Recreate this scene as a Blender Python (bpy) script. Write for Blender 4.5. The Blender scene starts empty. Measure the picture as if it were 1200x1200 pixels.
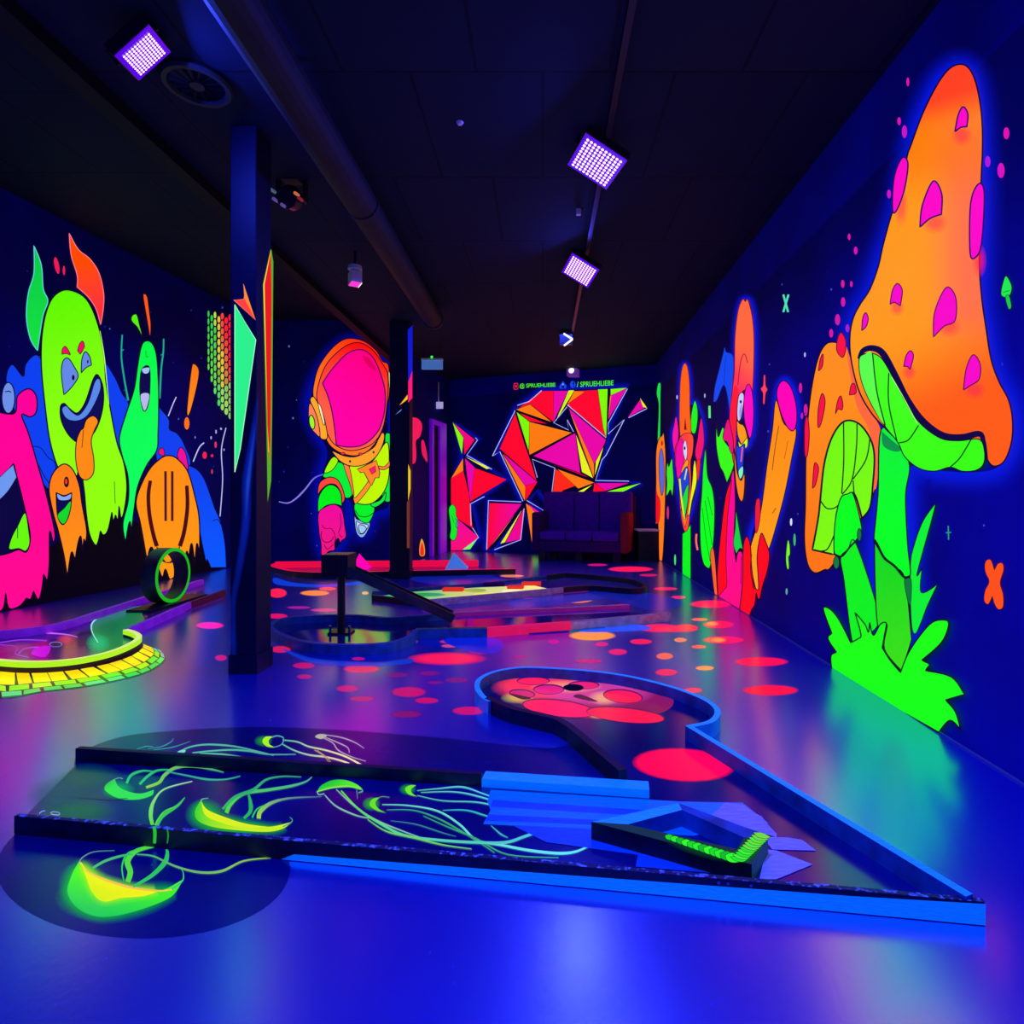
import bpy, math, random
from mathutils import Vector
from mathutils.geometry import tessellate_polygon
random.seed(7)
SC = bpy.context.scene
COL = SC.collection
# ------------------------------------------------------------------ camera
EYE = Vector((0.0, 0.0, 0.95))
FPX, VX, VY = 680.0, 636.0, 580.0
cd = bpy.data.cameras.new('camera'); cam = bpy.data.objects.new('camera', cd); COL.objects.link(cam)
cam.location = EYE; cam.rotation_euler = (math.pi/2, 0, 0)
cd.sensor_width = 36.0; cd.lens = FPX/1200*36.0
cd.shift_x = -(VX-600)/1200; cd.shift_y = -(600-VY)/1200
cd.clip_start = 0.02
SC.camera = cam
SC.view_settings.view_transform = 'Standard'; SC.view_settings.look = 'None'
SC.view_settings.gamma = 1.0; SC.view_settings.exposure = 0.0
try: SC.view_settings.use_curve_mapping = False
except Exception: pass
w = bpy.data.worlds.new('world'); SC.world = w; w.use_nodes = True
w.node_tree.nodes['Background'].inputs[0].default_value = (0, 0, 0.004, 1)

def ray(px, py): return Vector(((px-VX)/FPX, 1.0, (VY-py)/FPX))
def G(px, py, z=0.0):
    d = ray(px, py); return EYE + d*((z-EYE.z)/d.z)
def lin(c):
    c = c/255.0
    return c/12.92 if c <= 0.04045 else ((c+0.055)/1.055)**2.4
def rgb(h, a=1.0):
    if not isinstance(h, str): return tuple(h) if len(h) == 4 else tuple(h)+(a,)
    return (lin(int(h[0:2],16)), lin(int(h[2:4],16)), lin(int(h[4:6],16)), a)
def mixc(a, b, t): return tuple(x+(y-x)*t for x, y in zip(a, b))

# ------------------------------------------------------------------ surfaces that carry paint
class Plane:
    def __init__(s, p, n): s.p = Vector(p); s.n = Vector(n).normalized()
    def at(s, px, py, off=0.0):
        d = ray(px, py); t = (s.p-EYE).dot(s.n)/d.dot(s.n)
        return EYE + d*t + s.n*off
def wall_plane(a, b):
    a = Vector(a); b = Vector(b); d = b-a
    n = Vector((d.y, -d.x, 0)).normalized()
    if n.dot(EYE-a) < 0: n = -n
    return Plane((a.x, a.y, 0), n)
def cross2(p1, n1, p2, n2):      # vertical planes meet -> xy
    a, b, c = n1.x, n1.y, n1.dot(p1); d, e, f = n2.x, n2.y, n2.dot(p2)
    k = a*e-b*d
    return Vector(((c*e-b*f)/k, (a*f-c*d)/k, 0))
WR = wall_plane(G(772.5, 656), G(1102, 859))
WL = wall_plane(G(0, 717), G(264, 666))
WA = Plane((0, 8.30, 0), (0, -1, 0))
WB = wall_plane(G(525, 645), G(775, 654))
c_ab = Vector((-1.86, 8.30, 0))
c_db = G(526, 645); c_db.z = 0
WD = wall_plane(c_ab, c_db)
FLOOR = Plane((0, 0, 0), (0, 0, 1))
HC, LC = 3.45, 2.92              # ceiling heights: left bay, main hall

# ------------------------------------------------------------------ materials
def node_mat(name):
    m = bpy.data.materials.new(name); m.use_nodes = True
    return m, m.node_tree, m.node_tree.nodes['Principled BSDF']
def pbr(name, col, rough=0.5, spec=0.5, metal=0.0, noise=0.0, nscale=8.0, ior=1.5, bump=0.0, emit=None, es=1.0, rnoise=0.0, stretch=None):
    m, t, b = node_mat(name)
    c = rgb(col)
    b.inputs['Base Color'].default_value = c
    b.inputs['Roughness'].default_value = rough
    b.inputs['Metallic'].default_value = metal
    b.inputs['Specular IOR Level'].default_value = spec
    b.inputs['IOR'].default_value = ior
    if emit:
        b.inputs['Emission Color'].default_value = rgb(emit); b.inputs['Emission Strength'].default_value = es
    if noise or bump or rnoise:
        tc = t.nodes.new('ShaderNodeTexCoord'); n = t.nodes.new('ShaderNodeTexNoise')
        n.inputs['Scale'].default_value = nscale; n.inputs['Detail'].default_value = 6
        if stretch:
            mp = t.nodes.new('ShaderNodeMapping'); mp.inputs['Scale'].default_value = stretch
            t.links.new(tc.outputs['Object'], mp.inputs['Vector']); t.links.new(mp.outputs[0], n.inputs['Vector'])
        else: t.links.new(tc.outputs['Object'], n.inputs['Vector'])
        if noise:
            r = t.nodes.new('ShaderNodeValToRGB')
            r.color_ramp.elements[0].position = 0.3; r.color_ramp.elements[1].position = 0.7
            r.color_ramp.elements[0].color = tuple(x*(1-noise) for x in c[:3])+(1,)
            r.color_ramp.elements[1].color = tuple(min(1, x*(1+noise)) for x in c[:3])+(1,)
            t.links.new(n.outputs['Fac'], r.inputs[0]); t.links.new(r.outputs[0], b.inputs['Base Color'])
        if rnoise:
            mr = t.nodes.new('ShaderNodeMapRange')
            mr.inputs['To Min'].default_value = max(0.02, rough-rnoise); mr.inputs['To Max'].default_value = rough+rnoise
            t.links.new(n.outputs['Fac'], mr.inputs['Value']); t.links.new(mr.outputs[0], b.inputs['Roughness'])
        if bump:
            bp = t.nodes.new('ShaderNodeBump'); bp.inputs['Strength'].default_value = bump; bp.inputs['Distance'].default_value = 0.01
            t.links.new(n.outputs['Fac'], bp.inputs['Height']); t.links.new(bp.outputs[0], b.inputs['Normal'])
    return m
def fluor(name, rough=0.5, spec=0.3, alpha=False, strength=1.0):
    """paint that fluoresces under the black light: its own colour, evenly, wherever it is brushed on"""
    m, t, b = node_mat(name)
    a = t.nodes.new('ShaderNodeAttribute'); a.attribute_name = 'paint'
    b.inputs['Base Color'].default_value = (0.004, 0.004, 0.004, 1)
    b.inputs['Roughness'].default_value = rough; b.inputs['Specular IOR Level'].default_value = spec
    t.links.new(a.outputs['Color'], b.inputs['Emission Color'])
    b.inputs['Emission Strength'].default_value = strength
    if alpha: t.links.new(a.outputs['Alpha'], b.inputs['Alpha'])
    return m
M = {}
M['paint'] = fluor('fluorescent_paint', rough=0.6, spec=0.15)
M['spray'] = fluor('airbrushed_paint', rough=0.6, spec=0.1, alpha=True)
M['floor_paint'] = fluor('fluorescent_floor_paint', rough=0.22, spec=1.0)
M['floor_spray'] = fluor('airbrushed_floor_paint', rough=0.22, spec=0.5, alpha=True)

# ------------------------------------------------------------------ mesh builder
class MB:
    def __init__(s): s.v = []; s.f = []; s.m = []; s.c = []
    def poly(s, pts, mat='paint', cols=None, tris=None):
        k = len(s.v); s.v += [Vector(p) for p in pts]
        s.c += cols if cols else [(0, 0, 0, 1)]*len(pts)
        for t in (tris if tris else [tuple(range(len(pts)))]):
            s.f.append(tuple(k+i for i in t)); s.m.append(mat)
        return s
    def box(s, x0, x1, y0, y1, z0, z1, mat, R=None):
        P = [Vector((x, y, z)) for z in (z0, z1) for x, y in ((x0, y0), (x1, y0), (x1, y1), (x0, y1))]
        if R: P = [R(p) for p in P]
        k = len(s.v); s.v += P; s.c += [(0, 0, 0, 1)]*8
        for q in ((3, 2, 1, 0), (4, 5, 6, 7), (0, 1, 5, 4), (1, 2, 6, 5), (2, 3, 7, 6), (3, 0, 4, 7)):
            s.f.append(tuple(k+i for i in q)); s.m.append(mat)
        return s
    def prism(s, xy, z0, z1, side, top=None, bevel=0.0):
        """extruded outline; xy counter-clockwise or not"""
        n = len(xy); A = sum(xy[i][0]*xy[(i+1) % n][1]-xy[(i+1) % n][0]*xy[i][1] for i in range(n))
        if A < 0: xy = xy[::-1]
        k = len(s.v)
        zz = [z0, z1] if not bevel else [z0, z1-bevel, z1]
        rings = []
        for j, z in enumerate(zz):
            pl = xy if not (bevel and j == 2) else offset_closed(xy, bevel)
            rings.append(len(s.v)); s.v += [Vector((p[0], p[1], z)) for p in pl]; s.c += [(0, 0, 0, 1)]*n
        for j in range(len(zz)-1):
            a, b = rings[j], rings[j+1]
            for i in range(n):
                s.f.append((a+i, a+(i+1) % n, b+(i+1) % n, b+i)); s.m.append(side if j == 0 or top is None else top)
        tr = tessellate_polygon([[Vector((p[0], p[1], 0)) for p in xy]])
        for t in tr:
            s.f.append(tuple(rings[-1]+i for i in orient(t, xy))); s.m.append(top or side)
            s.f.append(tuple(rings[0]+i for i in orient(t, xy)[::-1])); s.m.append(side)
        return s
    def tube(s, pts, r, mat, n=8, caps=True):
        pts = [Vector(p) for p in pts]; k0 = len(s.v)
        rr = r if isinstance(r, (list, tuple)) else [r]*len(pts)
        for i, p in enumerate(pts):
            d = (pts[min(i+1, len(pts)-1)]-pts[max(i-1, 0)]).normalized()
            u = d.orthogonal().normalized() if i == 0 else (u-d*u.dot(d)).normalized()
            vv = d.cross(u)
            for j in range(n):
                a = 2*math.pi*j/n; s.v.append(p+(u*math.cos(a)+vv*math.sin(a))*rr[i]); s.c.append((0, 0, 0, 1))
        for i in range(len(pts)-1):
            for j in range(n):
                a = k0+i*n+j; b = k0+i*n+(j+1) % n
                s.f.append((a, b, b+n, a+n)); s.m.append(mat)
        if caps:
            s.f.append(tuple(k0+j for j in range(n))[::-1]); s.m.append(mat)
            e = k0+(len(pts)-1)*n; s.f.append(tuple(e+j for j in range(n))); s.m.append(mat)
        return s
    def build(s, name, parent=None, loc=None, smooth=False, label=None, bevel=0.0):
        base = Vector(loc) if loc is not None else (Vector(parent['_o']) if parent and '_o' in parent else Vector((0, 0, 0)))
        me = bpy.data.meshes.new(name)
        me.from_pydata([p-base for p in s.v], [], s.f)
        slots = []
        for mm in s.m:
            if mm not in slots: slots.append(mm)
        for q in slots: me.materials.append(M[q])
        me.polygons.foreach_set('material_index', [slots.index(q) for q in s.m])
        if any(q in ('paint', 'spray', 'floor_paint', 'floor_spray') for q in slots):
            at = me.attributes.new('paint', 'FLOAT_COLOR', 'POINT')
            at.data.foreach_set('color', [x for c in s.c for x in c])
        if smooth: me.polygons.foreach_set('use_smooth', [True]*len(me.polygons))
        me.update()
        o = bpy.data.objects.new(name, me); COL.objects.link(o)
        if parent: o.parent = parent
        if parent is None or loc is not None: o.location = base
        if parent is not None and loc is None: o.location = (0, 0, 0)
        if parent is not None and loc is not None: o.location = base-Vector(parent['_o']) if '_o' in parent else base
        o['_o'] = tuple(base)
        if label: o['label'] = label
        if bevel:
            bv = o.modifiers.new('bevel', 'BEVEL'); bv.width = bevel; bv.segments = 2; bv.limit_method = 'ANGLE'
        return o
def orient(t, xy):
    a, b, c = (xy[i] for i in t)
    return tuple(t) if (b[0]-a[0])*(c[1]-a[1])-(c[0]-a[0])*(b[1]-a[1]) > 0 else tuple(t)[::-1]
def offset_closed(xy, d):        # inward for ccw
    n = len(xy); out = []
    for i in range(n):
        p, q, r = Vector(xy[i-1][:2]), Vector(xy[i][:2]), Vector(xy[(i+1) % n][:2])
        a = (q-p).normalized(); b = (r-q).normalized()
        na, nb = Vector((-a.y, a.x)), Vector((-b.y, b.x))
        m = (na+nb); L = m.length
        m = m/L if L > 1e-6 else na
        k = d/max(0.35, m.dot(na)); out.append((q.x+m.x*k, q.y+m.y*k))
    return out
def thing(name, label, cat, loc, group=None):
    o = bpy.data.objects.new(name, None); COL.objects.link(o)
    o.empty_display_size = 0.1; o.location = loc
    o['_o'] = tuple(loc); o['label'] = label; o['category'] = cat
    if group: o['group'] = group
    return o
def tag(o, label, cat, group=None):
    o['label'] = label; o['category'] = cat
    if group: o['group'] = group
    return o
def struct(o, label=None):
    o['kind'] = 'structure'
    if label: o['label'] = label
    return o

# ------------------------------------------------------------------ curves
def smooth_path(pts, closed=True, seg=6):
    """Catmull-Rom through pts; a third element 1 marks a sharp corner"""
    n = len(pts); out = []
    P = [Vector((p[0], p[1])) for p in pts]; K = [len(p) > 2 and p[2] for p in pts]
    rng = range(n) if closed else range(n-1)
    for i in rng:
        j = (i+1) % n
        p1, p2 = P[i], P[j]
        p0 = P[i-1] if (closed or i > 0) and not K[i] else p1
        p3 = P[(j+1) % n] if (closed or j < n-1) and not K[j] else p2
        for k in range(seg):
            t = k/seg; t2 = t*t; t3 = t2*t
            out.append(0.5*((2*p1)+(p2-p0)*t+(2*p0-5*p1+4*p2-p3)*t2+(3*p1-p0-3*p2+p3)*t3))
    if not closed: out.append(P[-1].copy())
    res = [out[0]]
    for p in out[1:]:
        if (p-res[-1]).length > 1e-4: res.append(p)
    if closed and (res[0]-res[-1]).length < 1e-4: res.pop()
    return res
def ell(cx, cy, rx, ry, n=28, rot=0.0):
    c, s = math.cos(rot), math.sin(rot)
    return [(cx+rx*math.cos(a)*c-ry*math.sin(a)*s, cy+rx*math.cos(a)*s+ry*math.sin(a)*c) for a in (2*math.pi*i/n for i in range(n))]
def Z(x0, y0, wpx, out=1200.0): return (x0, y0, wpx/out)
PX = (0.0, 0.0, 1.0)
INK = '0a0224'
def tess(pts): return [tuple(t) for t in tessellate_polygon([[Vector((p[0], p[1], 0)) for p in pts]])]

class Art:
    """figures brushed on a flat surface: each shape lies on the surface in thin coats of paint"""
    def __init__(s, plane, start=0.0006, step=0.00018, paint='paint', spray='spray', mb=None):
        s.pl = plane; s.off = start; s.step = step; s.paint = paint; s.spray = spray
        s.parts = []; s.cur = mb
        if mb is None: s.cur = None
    def part(s, name, label=None):
        s.cur = MB(); s.parts.append((name, s.cur, label, False)); return s
    def sub(s, name, label=None):      # a piece of the part begun last
        s.cur = MB(); s.parts.append((name, s.cur, label, True)); return s
    def _t(s, T, pts): return [(T[0]+p[0]*T[2], T[1]+p[1]*T[2])+tuple(p[2:3]) for p in pts]
    def _put(s, P, tris, cols, mat):
        s.off += s.step
        s.cur.poly([s.pl.at(p[0], p[1], s.off) for p in P], mat, cols, tris)
    def f(s, T, pts, col, out=1.0, oc=INK, smooth=True, grad=None, seg=6, colfn=None, cell=14.0):
        P0 = s._t(T, pts)
        P = smooth_path(P0, True, seg) if smooth else [Vector(p[:2]) for p in P0]
        if colfn:      # brushed blend of several colours, looked up on a fine mesh
            V = [Vector(p) for p in P]; out_t = []; st = tess(P); inv = lambda p: ((p.x-T[0])/T[2], (p.y-T[1])/T[2])
            while st:
                t = st.pop(); e = [((V[t[i]]-V[t[(i+1) % 3]]).length, i) for i in range(3)]; L, i = max(e)
                if L < cell: out_t.append(t); continue
                a_, b_, c_ = t[i], t[(i+1) % 3], t[(i+2) % 3]; V.append((V[a_]+V[b_])/2); k = len(V)-1
                st += [(a_, k, c_), (k, b_, c_)]
            s._put(V, out_t, [rgb(colfn(*inv(p))) for p in V], s.paint)
            if out: s._ribbon(P, out, rgb(oc), True)
            return s
        if grad:
            (x0, y0), (x1, y1), c1 = grad
            a = Vector((T[0]+x0*T[2], T[1]+y0*T[2])); b = Vector((T[0]+x1*T[2], T[1]+y1*T[2])); d = b-a
            ca, cb = rgb(col), rgb(c1)
            cols = [mixc(ca, cb, min(1, max(0, (p-a).dot(d)/d.length_squared))) for p in P]
        else: cols = [rgb(col)]*len(P)
        s._put(P, tess(P), cols, s.paint)
        if out: s._ribbon(P, out, rgb(oc), True)
        return s
    def _ribbon(s, P, wd, col, closed, mat=None, col2=None):
        n = len(P); L, R, C = [], [], []
        for i in range(n):
            a = P[i-1] if closed or i else P[i]; b = P[(i+1) % n] if closed or i < n-1 else P[i]
            d = (b-a); d = d.normalized() if d.length > 1e-9 else Vector((1, 0))
            nn = Vector((-d.y, d.x)); wi = (wd[0]+(wd[1]-wd[0])*i/(n-1) if len(wd) == 2 else wquad(wd, i/(n-1))) if isinstance(wd, tuple) else wd
            L.append(P[i]+nn*wi/2); R.append(P[i]-nn*wi/2)
            C.append(mixc(col, col2, i/(n-1)) if col2 else col)
        V = L+R; tr = []
        for i in range(n if closed else n-1):
            j = (i+1) % n; tr.append((i, j, n+j, n+i))
        s._put(V, tr, C+C, mat or s.paint)
    def s(s, T, pts, wd, col=INK, closed=False, smooth=True, col2=None):
        P0 = s._t(T, pts)
        P = smooth_path(P0, closed, 6) if smooth else [Vector(p[:2]) for p in P0]
        s._ribbon(P, wd, rgb(col), closed, None, rgb(col2) if col2 else None); return s
    def halo(s, T, pts, wd, col, a=0.7, smooth=True):
        """band of airbrushed paint fading outwards from an outline"""
        P = s._t(T, pts); P = smooth_path(P, True, 4) if smooth else [Vector(p[:2]) for p in P]
        n = len(P); A = sum(P[i].x*P[(i+1) % n].y-P[(i+1) % n].x*P[i].y for i in range(n)); sg = 1 if A > 0 else -1
        c = rgb(col); rings = []
        ks = ((-0.15, a), (0.15, a*0.8), (0.4, a*0.42), (0.7, a*0.14), (1.0, 0.0))
        V, C = [], []
        for k, al in ks:
            for i in range(n):
                d = (P[(i+1) % n]-P[i-1]); d = d.normalized() if d.length > 1e-9 else Vector((1, 0))
                V.append(P[i]+Vector((d.y, -d.x))*sg*wd*k); C.append(c[:3]+(al,))
        tr = [(j*n+i, j*n+(i+1) % n, (j+1)*n+(i+1) % n, (j+1)*n+i) for j in range(len(ks)-1) for i in range(n)]
        s._put(V, tr, C, s.spray); return s
    def blob(s, T, cx, cy, rx, ry, col, a=0.8, rot=0.0, core=0.35):
        """airbrushed spot, dense in the middle and feathered at the rim"""
        c = rgb(col); V, C, n = [], [], 24
        ks = ((0.001, a), (core, a), ((core+1)/2, a*0.5), (1.0, 0.0))
        for k, al in ks:
            for p in ell(cx, cy, rx*k, ry*k, n, rot): V.append(Vector((T[0]+p[0]*T[2], T[1]+p[1]*T[2]))); C.append(c[:3]+(al,))
        tr = [(j*n+i, j*n+(i+1) % n, (j+1)*n+(i+1) % n, (j+1)*n+i) for j in range(len(ks)-1) for i in range(n)]
        s._put(V, tr, C, s.spray); return s
    def e(s, T, cx, cy, rx, ry, col, out=0.0, oc=INK, rot=0.0, n=20):
        return s.f(T, ell(cx, cy, rx, ry, n, rot), col, out, oc, smooth=False)
    def end(s, name, label, cat, group=None):
        allv = [v for q in s.parts for v in q[1].v]
        zmin = min(v.z for v in allv); cx = sum(v.x for v in allv)/len(allv); cy = sum(v.y for v in allv)/len(allv)
        r = thing(name, label, cat, (cx, cy, zmin), group)
        s.raise_parts(r)
        return r
    def raise_parts(s, r):
        top = r
        for nm, m, lb, sb in s.parts:
            o = m.build(nm, top if sb else r, label=lb)
            if not sb: top = o
def wquad(wd, t):
    n = len(wd)-1; x = t*n; i = min(int(x), n-1); return wd[i]+(wd[i+1]-wd[i])*(x-i)

# ------------------------------------------------------------------ boards of the golf lanes
def off_path(pts, d, closed=False):
    n = len(pts); out = []
    for i in range(n):
        p = pts[i-1] if (closed or i) else None; q = pts[i]; r = pts[(i+1) % n] if (closed or i < n-1) else None
        ds = [x for x in (((q-p).normalized() if p is not None else None), ((r-q).normalized() if r is not None else None)) if x is not None]
        ns = [Vector((-a.y, a.x)) for a in ds]
        m = ns[0] if len(ns) == 1 else (ns[0]+ns[1])
        m = m.normalized() if m.length > 1e-6 else ns[0]
        out.append(q+m*(d/max(0.4, m.dot(ns[0]))))
    return out
def curb(mb, px, ztop, width, mats, seg=1, closed=False, z0=0.0, world=False):
    """upright board following the top edge given; mats = (left face, right face, top)"""
    if world: W = [(Vector(p[:2])[0], Vector(p[:2])[1])+tuple(p[2:3]) for p in px]
    else: W = [(lambda g, p: (g.x, g.y)+tuple(p[2:3]))(G(p[0], p[1], ztop), p) for p in px]
    P = smooth_path(W, closed, seg) if seg > 1 else [Vector(p[:2]) for p in W]
    L = off_path(P, width/2, closed); R = off_path(P, -width/2, closed); n = len(P); k = len(mb.v)
    for lst, z in ((L, z0), (L, ztop), (R, ztop), (R, z0)):
        mb.v += [Vector((p.x, p.y, z)) for p in lst]; mb.c += [(0, 0, 0, 1)]*n
    for i in range(n if closed else n-1):
        j = (i+1) % n
        for a, b, m in ((0, 1, mats[0]), (1, 2, mats[2]), (2, 3, mats[1]), (3, 0, mats[1])):
            mb.f.append((k+a*n+i, k+a*n+j, k+b*n+j, k+b*n+i)[::-1]); mb.m.append(m)
    if not closed:
        mb.f.append((k, k+n, k+2*n, k+3*n)); mb.m.append(mats[0])
        mb.f.append((k+n-1, k+4*n-1, k+3*n-1, k+2*n-1)); mb.m.append(mats[0])
    return P
# ------------------------------------------------------------------ room materials
M['wall'] = pbr('navy_wall_paint', (0.001, 0.005, 0.30), 0.75, 0.2, noise=0.25, nscale=2.2)
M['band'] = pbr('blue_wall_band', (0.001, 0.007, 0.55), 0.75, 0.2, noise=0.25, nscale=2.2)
M['wall_dark'] = pbr('black_wall_paint', (0.004, 0.003, 0.012), 0.7, 0.2)
M['outer'] = pbr('outer_wall', (0.01, 0.01, 0.01), 0.9, 0.1)
M['beam'] = pbr('black_beam_paint', (0.006, 0.006, 0.012), 0.7, 0.2)
M['pipe'] = pbr('grey_duct_steel', (0.02, 0.022, 0.024), 0.6, 0.25, noise=0.2, nscale=5)
M['black'] = pbr('black_board_paint', (0.012, 0.012, 0.03), 0.45, 0.4, noise=0.5, nscale=20)
M['black_satin'] = pbr('black_metal', (0.015, 0.015, 0.02), 0.35, 0.5)
M['steel'] = pbr('bolt_steel', (0.35, 0.35, 0.4), 0.3, 0.5, 1.0)
def chip_mat():
    m, t, b = node_mat('worn_black_board_edge')
    tc = t.nodes.new('ShaderNodeTexCoord'); n = t.nodes.new('ShaderNodeTexNoise'); n.inputs['Scale'].default_value = 70; n.inputs['Detail'].default_value = 5
    r = t.nodes.new('ShaderNodeValToRGB'); r.color_ramp.elements[0].position = .52; r.color_ramp.elements[0].color = (.012, .02, .06, 1)
    r.color_ramp.elements[1].position = .66; r.color_ramp.elements[1].color = (.55, .8, .9, 1)
    t.links.new(tc.outputs['Object'], n.inputs['Vector']); t.links.new(n.outputs['Fac'], r.inputs[0]); t.links.new(r.outputs[0], b.inputs['Base Color'])
    b.inputs['Roughness'].default_value = .5
    return m
M['chip'] = chip_mat()
M['blue_board'] = pbr('sky_blue_board', (0.05, 0.9, 0.95), 0.5, 0.3, noise=0.22, nscale=30, stretch=(1, 6, 14), emit='0058b8', es=0.75)
M['blue_dim'] = pbr('dark_blue_board', (0.02, 0.16, 0.34), 0.5, 0.4, noise=0.4, nscale=18)
M['teal_board'] = pbr('teal_board', (0.05, 0.35, 0.12), 0.5, 0.4, noise=0.4, nscale=18)
M['grey_board'] = pbr('pale_wood_board', (0.85, 0.55, 0.5), 0.6, 0.3, noise=0.3, nscale=20)
M['bed_black'] = pbr('dark_lane_bed', (0.002, 0.010, 0.13), 0.17, 1.0, noise=0.4, nscale=3, ior=1.6, rnoise=0.05)
M['bed_blue'] = pbr('blue_lane_bed', (0.01, 0.05, 0.34), 0.2, 1.0, noise=0.3, nscale=4, ior=2.1, rnoise=0.06)
M['violet_board'] = pbr('violet_board', (0.95, 0.1, 0.7), 0.5, 0.3, noise=0.25, nscale=14, emit='5000b0', es=0.55)
M['mirror_bed'] = pbr('varnished_lane_bed', (0.02, 0.02, 0.2), 0.09, 1.0, ior=2.6, noise=0.3, nscale=4, rnoise=0.03)
M['violet_bed'] = pbr('violet_lane_bed', (0.3, 0.08, 0.35), 0.15, 1.0, ior=2.1, noise=0.3, nscale=3, rnoise=0.05)
M['red_board'] = pbr('red_fluorescent_board', (0.3, 0.01, 0.1), 0.5, 0.3, emit='e80838', es=0.9)
M['red_dim'] = pbr('worn_red_board', (0.3, 0.02, 0.1), 0.5, 0.3, noise=0.3, nscale=12, emit='d80c3c', es=0.85)
M['pink_dim'] = pbr('worn_pink_board', (0.3, 0.02, 0.2), 0.5, 0.3, noise=0.3, nscale=12, emit='700c50', es=0.7)
M['lime_curb'] = pbr('lime_fluorescent_board', (0.1, 0.2, 0.05), 0.5, 0.3, emit='aef000', es=0.95)
M['magenta'] = pbr('magenta_fluorescent_board', (0.1, 0, 0.1), 0.5, 0.3, emit='ff00b0')
M['purple_frame'] = pbr('violet_door_paint', (0.6, 0.05, 0.8), 0.5, 0.3, emit='4600a8', es=0.7)
M['sofa'] = pbr('violet_sofa_fabric', (0.12, 0.01, 0.45), 0.9, 0.1, noise=0.2, nscale=30)
M['sofa_dark'] = pbr('dark_sofa_fabric', (0.06, 0.006, 0.14), 0.9, 0.1, noise=0.2, nscale=30)
M['white'] = pbr('white_plastic', (0.85, 0.9, 0.9), 0.4, 0.4)
M['lit_pink'] = pbr('lit_magenta_glass', (0, 0, 0), 0.4, 0.3, emit='ff30d0', es=1.0)
M['lit_white'] = pbr('lit_white_glass', (0, 0, 0), 0.4, 0.3, emit='ffffff', es=1.2)
M['lit_green'] = pbr('green_indicator', (0, 0, 0), 0.4, 0.3, emit='20ff40', es=1.5)
M['sign'] = pbr('pale_sign_panel', (0.4, 0.9, 0.9), 0.4, 0.4, emit='3060b0', es=0.7)
M['led'] = pbr('black_light_diode', (0, 0, 0), 0.4, 0.3, emit='ffc0f4', es=2.6)
M['uv_glass'] = pbr('violet_lamp_glass', (0.02, 0, 0.05), 0.2, 0.5, emit='5206d8', es=1.1)
M['green_loop'] = pbr('green_fluorescent_rim', (0.02, 0.1, 0.02), 0.5, 0.3, emit='18c818', es=0.75)
M['loop_black'] = pbr('black_green_loop_panel', (0.015, 0.06, 0.06), 0.4, 0.5, noise=0.8, nscale=7)
M['edge_dim'] = pbr('pale_floor_joint', (0.2, 0.25, 0.4), 0.6, 0.2)
M['edge'] = pbr('pale_edge', (0.5, 0.5, 0.6), 0.5, 0.3, emit='303058', es=0.6)

# floor: worn blue coating, glossy
def floor_mat():
    m, t, b = node_mat('blue_floor_coating')
    tc = t.nodes.new('ShaderNodeTexCoord')
    n1 = t.nodes.new('ShaderNodeTexNoise'); n1.inputs['Scale'].default_value = 1.3; n1.inputs['Detail'].default_value = 7
    n2 = t.nodes.new('ShaderNodeTexNoise'); n2.inputs['Scale'].default_value = 60; n2.inputs['Detail'].default_value = 4
    r = t.nodes.new('ShaderNodeValToRGB')
    r.color_ramp.elements[0].position = 0.3; r.color_ramp.elements[0].color = (0.003, 0.016, 0.46, 1)
    r.color_ramp.elements[1].position = 0.72; r.color_ramp.elements[1].color = (0.004, 0.026, 0.62, 1)
    mr = t.nodes.new('ShaderNodeMapRange'); mr.inputs['To Min'].default_value = 0.20; mr.inputs['To Max'].default_value = 0.27
    bp = t.nodes.new('ShaderNodeBump'); bp.inputs['Strength'].default_value = 0.05; bp.inputs['Distance'].default_value = 0.003
    for n in (n1, n2): t.links.new(tc.outputs['Object'], n.inputs['Vector'])
    t.links.new(n1.outputs['Fac'], r.inputs[0]); t.links.new(r.outputs[0], b.inputs['Base Color'])
    t.links.new(n1.outputs['Fac'], mr.inputs['Value']); t.links.new(mr.outputs[0], b.inputs['Roughness'])
    t.links.new(n2.outputs['Fac'], bp.inputs['Height']); t.links.new(bp.outputs[0], b.inputs['Normal'])
    b.inputs['IOR'].default_value = 3.0; b.inputs['Specular IOR Level'].default_value = 1.0
    return m
M['floor'] = floor_mat()
def ceil_mat():
    m, t, b = node_mat('dark_ceiling_panels')
    tc = t.nodes.new('ShaderNodeTexCoord'); br = t.nodes.new('ShaderNodeTexBrick')
    br.inputs['Scale'].default_value = 1.0; br.inputs['Brick Width'].default_value = 0.62; br.inputs['Row Height'].default_value = 0.9
    br.inputs['Mortar Size'].default_value = 0.008
    br.inputs['Color1'].default_value = (0.005, 0.016, 0.036, 1); br.inputs['Color2'].default_value = (0.007, 0.018, 0.042, 1)
    br.inputs['Mortar'].default_value = (0.003, 0.006, 0.018, 1)
    t.links.new(tc.outputs['Object'], br.inputs['Vector']); t.links.new(br.outputs['Color'], b.inputs['Base Color'])
    b.inputs['Roughness'].default_value = 0.8; b.inputs['Specular IOR Level'].default_value = 0.2
    return m
M['ceiling'] = ceil_mat()

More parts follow.
